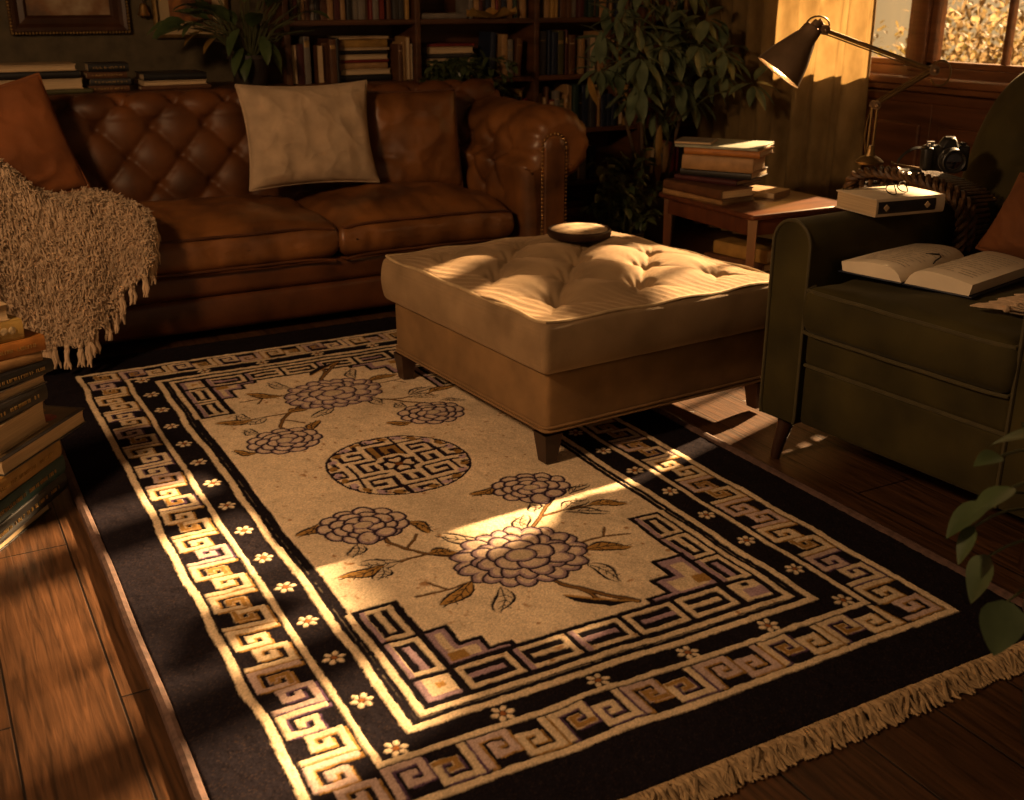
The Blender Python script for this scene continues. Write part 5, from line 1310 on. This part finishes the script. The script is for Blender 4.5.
# ------------------------------------------------------------------ plants
def leaf_mesh(mb, base, direc, L, W, droop=.5, fold=.25, twist=0., n=7, up=(0, 0, 1), tipw=.0, heart=False):
    d = Vector(direc).normalized(); u = Vector(up); s = d.cross(u)
    if s.length < 1e-3: s = Vector((1, 0, 0))
    s.normalize(); u = s.cross(d).normalized()
    if twist: q = Matrix.Rotation(twist, 3, d); s = q @ s; u = q @ u
    p = Vector(base); P = []; dd = d.copy()
    for k in range(n+1):
        t = k/n
        w = W/2*((math.sin(PI*min(1, t**.62))**.85) if heart else (math.sin(PI*(t**.8))**.9))
        if heart and t == 0: w = W*.12
        nrm = s.cross(dd).normalized()
        P.append([p-s*w+nrm*fold*w, p-s*w*.5+nrm*fold*w*.35, p, p+s*w*.5+nrm*fold*w*.35, p+s*w+nrm*fold*w])
        dd = (dd+Vector((0, 0, -1))*droop/n).normalized(); p = p+dd*(L/n)
    mb.grid([[tuple(v) for v in r] for r in P])
def leafmat(name, c, c2, rough=.32, tr=.15):
    return M(name, c, rough, .3, 9, col2=c2, trans=tr, spec=.55, bump=.2, bscale=60)
green_d = leafmat('deep_green_leaf', (.065, .10, .055), (.17, .21, .12))
green_m = leafmat('mid_green_leaf', (.038, .066, .024), (.080, .115, .042))
green_s = leafmat('small_green_leaf', (.034, .056, .020), (.085, .105, .04))
green_l = leafmat('fresh_green_leaf', (.045, .075, .026), (.10, .14, .06), .4, .2)
yel = leafmat('yellowing_leaf', (.26, .14, .03), (.36, .22, .06), .5, .35)
stem_g = M('green_stem', (.055, .060, .022), .6, .3, 20); stem_b = M('brown_stem', (.075, .045, .022), .75, .3, 20)
pot_d = M('dark_pot', (.028, .022, .018), .5, .35, 12, bump=.2, bscale=60); soil = M('soil', (.02, .013, .008), .95, .3, 40)
def pot(parent, c, r, h, mat=pot_d, rim=True):
    mb = MB(); x, y, z = c
    mb.lathe([(.0, 0.), (r*.72, 0), (r*.78, h*.05), (r*.97, h*.86), (r*1.05, h*.87), (r*1.06, h), (r*.96, h), (r*.93, h*.88), (.0, h*.86)], (x, y, z), 30); p = part('pot', mb, mat, parent)
    mb = MB(); mb.lathe([(r*.92, h*.89), (r*.5, h*.905), (.0, h*.91)], (x, y, z), 20); part('soil', mb, soil, p)
rg = random.Random(21)
# peace lily in a dark pot on the console
pl = thing('peace_lily', 'potted leafy green plant in a dark pot on the console beside the bookcase', 'plant', (1.44, 5.17, .862))
pot(pl, (1.44, 5.12, .8625), .092, .135)
mb = MB(); ms = MB()
for k in range(84):
    a = rg.uniform(0, 2*PI); el = rg.uniform(.15, 1.0); Ls = rg.uniform(.10, .33); b = Vector((1.44+.03*math.cos(a), 5.12+.03*math.sin(a), .985))
    d = Vector((math.cos(a)*math.cos(el), math.sin(a)*math.cos(el)*.55, math.sin(el)+.12)).normalized(); tip = b+d*Ls+Vector((0, 0, .03))
    mid_ = (b+tip)/2+Vector((0, 0, .04)); ms.tube([b, mid_, tip], [.0032, .0028, .0022], 5)
    if tip.y > 5.24 or (tip.x > 1.43 and tip.y > 5.03) or (tip.x < 1.42 and tip.z < 1.12): continue
    ld = Vector((d.x, d.y, d.z-.25)).normalized(); leaf_mesh(mb, tip, ld, rg.uniform(.12, .18), rg.uniform(.058, .088), rg.uniform(.6, 1.4), .22, rg.uniform(-.5, .5))
for (dx, dz, a) in ((-.04, .0, -2.0), (-.02, -.02, -1.8), (.05, .0, -1.2), (.06, .03, -1.3), (-.05, .08, -2.1), (.05, .05, -1.6)):   # outer leaves hanging over the rim
    b = Vector((1.44+dx, 5.06, 1.03+dz)); leaf_mesh(mb, b, (math.cos(a), -.35, -.2), .15, .055, 1.6, .22)
part('foliage', mb, green_m, pl, angle=0); part('stems', ms, stem_g, pl)
mb = MB(); leaf_mesh(mb, (1.25, 5.10, 1.10), (-.8, -.2, .1), .13, .05, 1.2); leaf_mesh(mb, (1.30, 5.10, 1.075), (-.7, -.3, -.1), .11, .045, 1.2); part('yellow_leaves', mb, yel, pl, angle=0, label='two yellowing leaves')

# tall fan-leaved plant in the corner
tp = thing('umbrella_plant', 'tall dark green fan-leaved plant standing in front of the bookcase corner', 'plant', (3.42, 4.72, 0))
pot(tp, (3.42, 4.74, .0005), .15, .27)
hubs = [(3.426,4.695,1.096),(3.571,4.786,.941),(3.201,4.570,.974),(3.352,4.661,.900),(3.636,4.614,.870),(3.66,4.51,.884),(3.66,4.28,.850),(3.267,4.674,1.094),(3.148,4.689,.942),(3.639,4.732,.753),(3.049,4.696,.916),(3.299,4.776,.763),(3.628,4.631,1.142),(3.520,4.833,1.212),(3.066,4.578,1.148),(3.442,4.771,.693),(3.30,4.85,1.20),(3.66,4.80,1.05),(3.18,4.85,1.05),(3.56,4.60,1.02),(3.36,4.62,1.02),(3.48,4.66,1.0), (3.68,4.55,.99),(3.25,4.66,.83),(3.52,4.66,.83),(3.38,4.85,1.30),(3.62,4.80,1.30)]
mb = MB(); ms = MB(); mt = MB()
for bx, by, hx, hz in ((3.36, 4.74, 3.30, 1.15), (3.45, 4.77, 3.52, 1.22), (3.42, 4.70, 3.40, 1.0), (3.48, 4.72, 3.66, .98), (3.38, 4.78, 3.16, .98)):
    mt.tube([(bx, by, .24), (bx+(hx-bx)*.25, by, .5*hz), (bx+(hx-bx)*.7, by+.01, .8*hz), (hx, by, hz)], [.011, .010, .008, .005], 7)
for h in hubs:
    c = Vector(h); root_ = Vector((3.42+(c.x-3.42)*.35, 4.74, max(.5, c.z-.24))); m_ = (root_+c)/2+Vector((0, 0, .05)); ms.tube([root_, m_, c], [.0045, .004, .003], 5)
    outv = (c-Vector((3.43, 4.95, c.z))).normalized(); n = rg.choice((7, 8, 9)); a0 = rg.uniform(0, 1)
    nrm = (Vector((outv.x*.4-.15, outv.y*.3-.6, .6))).normalized(); e1 = nrm.orthogonal().normalized(); e2 = nrm.cross(e1)
    for k in range(n):
        a = a0+2*PI*k/n; d = (e1*math.cos(a)+e2*math.sin(a))*.85+outv*.30+Vector((0, 0, -.16)); d.normalize()
        L = rg.uniform(.125, .185); st0 = c+d*.018
        leaf_mesh(mb, st0, d, L, L*.36, rg.uniform(.25, .8), .26, rg.uniform(-.3, .3), 6)
part('foliage', mb, green_d, tp, angle=0); part('petioles', ms, stem_g, tp); part('stems', mt, stem_b, tp)
mb = MB()
for a, b in (((2.925, 4.60, .885), (2.985, 4.60, .745)), ((3.379, 4.63, .64), (3.376, 4.63, .43)), ((3.36, 4.61, .52), (3.375, 4.62, .33))):
    a, b = Vector(a), Vector(b); leaf_mesh(mb, a, b-a, (b-a).length, .045, .15, .3, 1.3, 7, (0, -1, .2))
part('yellow_leaves', mb, yel, tp, angle=0, label='a few yellowed hanging leaves')

# low bushy plant under it
lp = thing('bushy_plant', 'low bushy small-leaved plant on the floor between sofa and side table', 'plant', (3.03, 4.42, 0))
pot(lp, (3.03, 4.44, .0005), .11, .16)
mb = MB(); ms = MB()
for k in range(26):
    a = rg.uniform(0, 2*PI); Hh_ = rg.uniform(.22, .56); sp = rg.uniform(.05, .26)
    b = Vector((3.03+.05*math.cos(a), 4.44+.05*math.sin(a), .14)); t_ = Vector((3.05+sp*math.cos(a)*1.05, 4.44+sp*math.sin(a)*.75, Hh_)); m_ = (b+t_)/2+Vector((0, 0, .08))
    pts = [b*(1-s_)**2+m_*2*s_*(1-s_)+t_*s_*s_ for s_ in np.linspace(0, 1, 8)]; ms.tube(pts, [.0032]*4+[.002]*4, 5)
    for q in range(2, 8):
        for sd in (-1, 1):
            d = Vector((rg.uniform(-1, 1), rg.uniform(-1, .4), rg.uniform(-.5, .5))); leaf_mesh(mb, pts[q], d, rg.uniform(.045, .075), rg.uniform(.028, .04), .8, .25, rg.uniform(-.6, .6), 5)
part('foliage', mb, green_s, lp, angle=0); part('stems', ms, stem_g, lp)

# trailing plant on the bookcase just above the sofa back
tr_ = thing('trailing_plant', 'small-leaved trailing plant spilling from the bookcase over the sofa back', 'plant', (2.48, 5.10, .80))
mb = MB(); mb.lathe([(.0, 0), (.038, 0), (.05, .055), (.052, .06), (.046, .058), (.0, .052)], (2.46, 5.228, .8526), 20); part('pot', mb, pot_d, tr_)
mb = MB(); ms = MB()
for k in range(34):
    a = rg.uniform(-PI, 0); ex = Vector((2.46+rg.uniform(-.24, .30), 5.04+rg.uniform(-.05, .06), rg.uniform(.76, .93)))
    b = Vector((2.46, 5.20, .925)); m_ = (b+ex)/2+Vector((0, -.02, .06)); pts = [b*(1-s_)**2+m_*2*s_*(1-s_)+ex*s_*s_ for s_ in np.linspace(0, 1, 8)]; ms.tube(pts, .002, 4)
    for q in range(2, 8):
        for sd in range(2):
            d = Vector((rg.uniform(-1, 1), rg.uniform(-1, .2), rg.uniform(-.7, .5))); leaf_mesh(mb, pts[q], d, rg.uniform(.04, .065), rg.uniform(.022, .034), .7, .25, rg.uniform(-.6, .6), 5)
part('foliage', mb, green_s, tr_, angle=0); part('stems', ms, stem_g, tr_)

# foreground plant at the right edge, in a tall dark pot
fp = thing('heart_leaf_plant', 'heart-leaved plant in a dark pot at the near right of the rug fringe', 'plant', (1.63, .92, 0))
pot(fp, (1.640, .93, .0005), .120, .30)
mb = MB(); ms = MB()
for (tip, d, L, W) in (((1.287, .922, .640), (-.8, .0, .15), .055, .030), ((1.300, .905, .595), (-.9, .1, -.25), .075, .050), ((1.262, .915, .575), (-.8, .2, -.45), .075, .052), ((1.236, .908, .548), (-.5, 0, -1), .060, .032), ((1.335, .900, .585), (.7, -.2, -.4), .07, .05),
                       ((1.262, .896, .500), (-.4, 0, -1), .075, .055), ((1.255, .850, .452), (-.45, -.2, -.9), .080, .062), ((1.345, .85, .46), (.6, -.4, -.6), .08, .06), ((1.38, .93, .66), (.4, .4, -.2), .07, .05), ((1.42, .86, .60), (.2, -.6, -.3), .075, .055), ((1.44, .98, .62), (-.2, .7, -.2), .075, .055), ((1.60, .85, .60), (.4, -.5, .0), .08, .06), ((1.70, .98, .58), (.6, .5, -.1), .08, .06)):
    tip = Vector(tip); b = Vector((1.62+rg.uniform(-.04, .04), .93+rg.uniform(-.04, .04), .27)); m_ = Vector((b.x*.62+tip.x*.38, b.y*.6+tip.y*.4, tip.z+.03))
    pts = [b*(1-s_)**2+m_*2*s_*(1-s_)+tip*s_*s_ for s_ in np.linspace(0, 1, 12)]; ms.tube(pts, [.0036]*6+[.0022]*6, 6)
    leaf_mesh(mb, tip, d, L, W, .5, .18, rg.uniform(-.3, .3), 8, heart=True)
part('foliage', mb, green_l, fp, angle=0); part('stems', ms, stem_g, fp)

# ------------------------------------------------------------------ curtains
cur_m = M('gold_linen_curtain', (.27, .175, .065), .9, .3, 12, col2=(.36, .245, .10), bump=.5, bscale=160, bdist=.002, trans=.42, stretch=(1, 1, .5), sheen=.1)
def curtain(label, ya, yb, nf, amp, xc, seed):
    t = thing('curtain', label, 'curtain', (xc, (ya+yb)/2, 0))
    ny = 150; P = []
    for z in np.linspace(.012, 2.42, 34):
        row = []
        for k in range(ny):
            s_ = k/(ny-1); y = ya+(yb-ya)*s_; ph = s_*nf*2*PI+.7*math.sin(s_*7+seed)
            a = amp*(.75+.25*math.sin(z*2+s_*5+seed)); x = xc+a*math.sin(ph)+.012*math.sin(ph*2+z*1.5)+.008*mnoise.noise((s_*9, z*2.2, seed))
            row.append((x, y+.012*math.cos(ph)+.012*mnoise.noise((s_*5, z*1.5, seed+4)), z))
        P.append(row)
    mb = MB(); mb.grid(P); part('cloth', mb, cur_m, t, angle=0)
    mb = MB()
    for xx in (0,): mb.tube([(r[0][0], r[0][1], r[0][2]) for r in P], .007, 6)
    part('hem', mb, cur_m, t)
curtain('bright gold linen curtain at the window edge behind the desk lamp', 3.845, 4.46, 4, .042, 3.955, 1.)
curtain('shaded gold linen curtain in the corner behind the tall plant', 4.47, 5.05, 5, .050, 3.985, 2.6)

# ------------------------------------------------------------------ garden outside
gold_l = M('golden_leaf', (.32, .22, .10), .6, .4, 5, col2=(.44, .34, .20), trans=.55); olive_l = M('olive_leaf', (.16, .13, .035), .6, .3, 5, col2=(.30, .21, .06), trans=.5); bark = M('bark', (.07, .045, .03), .9, .3, 10)
def garden_bush(label, name, c, r, n, mat, trunk):
    o = thing(name, label, 'bush' if name == 'bush' else 'sun_filter_tree', (c[0], c[1], -.25)); mb = MB(); ms = MB()
    for k in range(n):
        a, e = rg.uniform(0, 2*PI), math.asin(rg.uniform(-1, 1)); q = rg.random()**.45
        p = Vector((c[0]+r[0]*q*math.cos(a)*math.cos(e), c[1]+r[1]*q*math.sin(a)*math.cos(e), c[2]+r[2]*q*math.sin(e)))
        d = Vector((rg.uniform(-1, 1), rg.uniform(-1, 1), rg.uniform(-1, .4))); leaf_mesh(mb, p, d, rg.uniform(.06, .11), rg.uniform(.035, .06), .5, .2, 0, 3)
    for k in range(7): ms.tube([(c[0], c[1], -.25), (c[0]+rg.uniform(-.1, .1), c[1]+rg.uniform(-.1, .1), c[2]*.5), (c[0]+r[0]*rg.uniform(-.6, .6), c[1]+r[1]*rg.uniform(-.6, .6), c[2]+r[2]*rg.uniform(-.2, .5))], [trunk, trunk*.7, trunk*.25], 6)
    part('foliage', mb, mat, o, angle=0); part('branches', ms, bark, o)
garden_bush('golden leafy bush outside, seen through the pane right of the window post', 'bush', (7.9, 6.0, .70), (1.2, 1.0, .85), 2600, gold_l, .03)
garden_bush('olive bush outside the window, behind the golden bush', 'bush', (9.6, 7.9, .45), (1.2, 1.6, .75), 2200, olive_l, .03)
garden_bush('golden bush outside at the right end of the window view', 'bush', (6.6, 4.2, .5), (.6, .6, .70), 1300, gold_l, .03)

garden_bush('added golden foliage outside, unseen above the window head, filtering the sun', 'sun_filter_tree', (6.4, 2.9, 3.72), (.8, 1.6, .55), 1150, gold_l, .04)  # unseen crown added to thin and dapple the sun through the upper panes
# ------------------------------------------------------------------ warm fill light added out of view, dressed as a shaded hanging lamp
lm = thing('fill_lamp', 'added fill lamp with round linen shade, unseen over the near left of the room', 'lamp', (-.9, 1.9, 2.3))
shade_m = M('fill_lamp_linen', (.75, .55, .33), .8, .1, 20, trans=.6)
mb = MB(); mb.lathe([(.24, 2.12), (.25, 2.36), (.245, 2.36), (.235, 2.12)], (-.9, 1.9, 0), 36); part('shade', mb, shade_m, lm)
mb = MB(); mb.tube([(-.9, 1.9, 2.34), (-.9, 1.9, 2.70)], .006, 6); part('cord', mb, dark_wood, lm)
al = bpy.data.lights.new('fill_lamp_light', 'AREA'); al.shape = 'DISK'; al.size = .42; al.energy = 84; al.color = (1, .58, .28)
ao = bpy.data.objects.new('fill_lamp_light', al); COL.objects.link(ao); ao.location = (-.9, 1.9, 2.10); ao.rotation_euler = (Vector((1, .55, -.62))).to_track_quat('-Z', 'Y').to_euler()
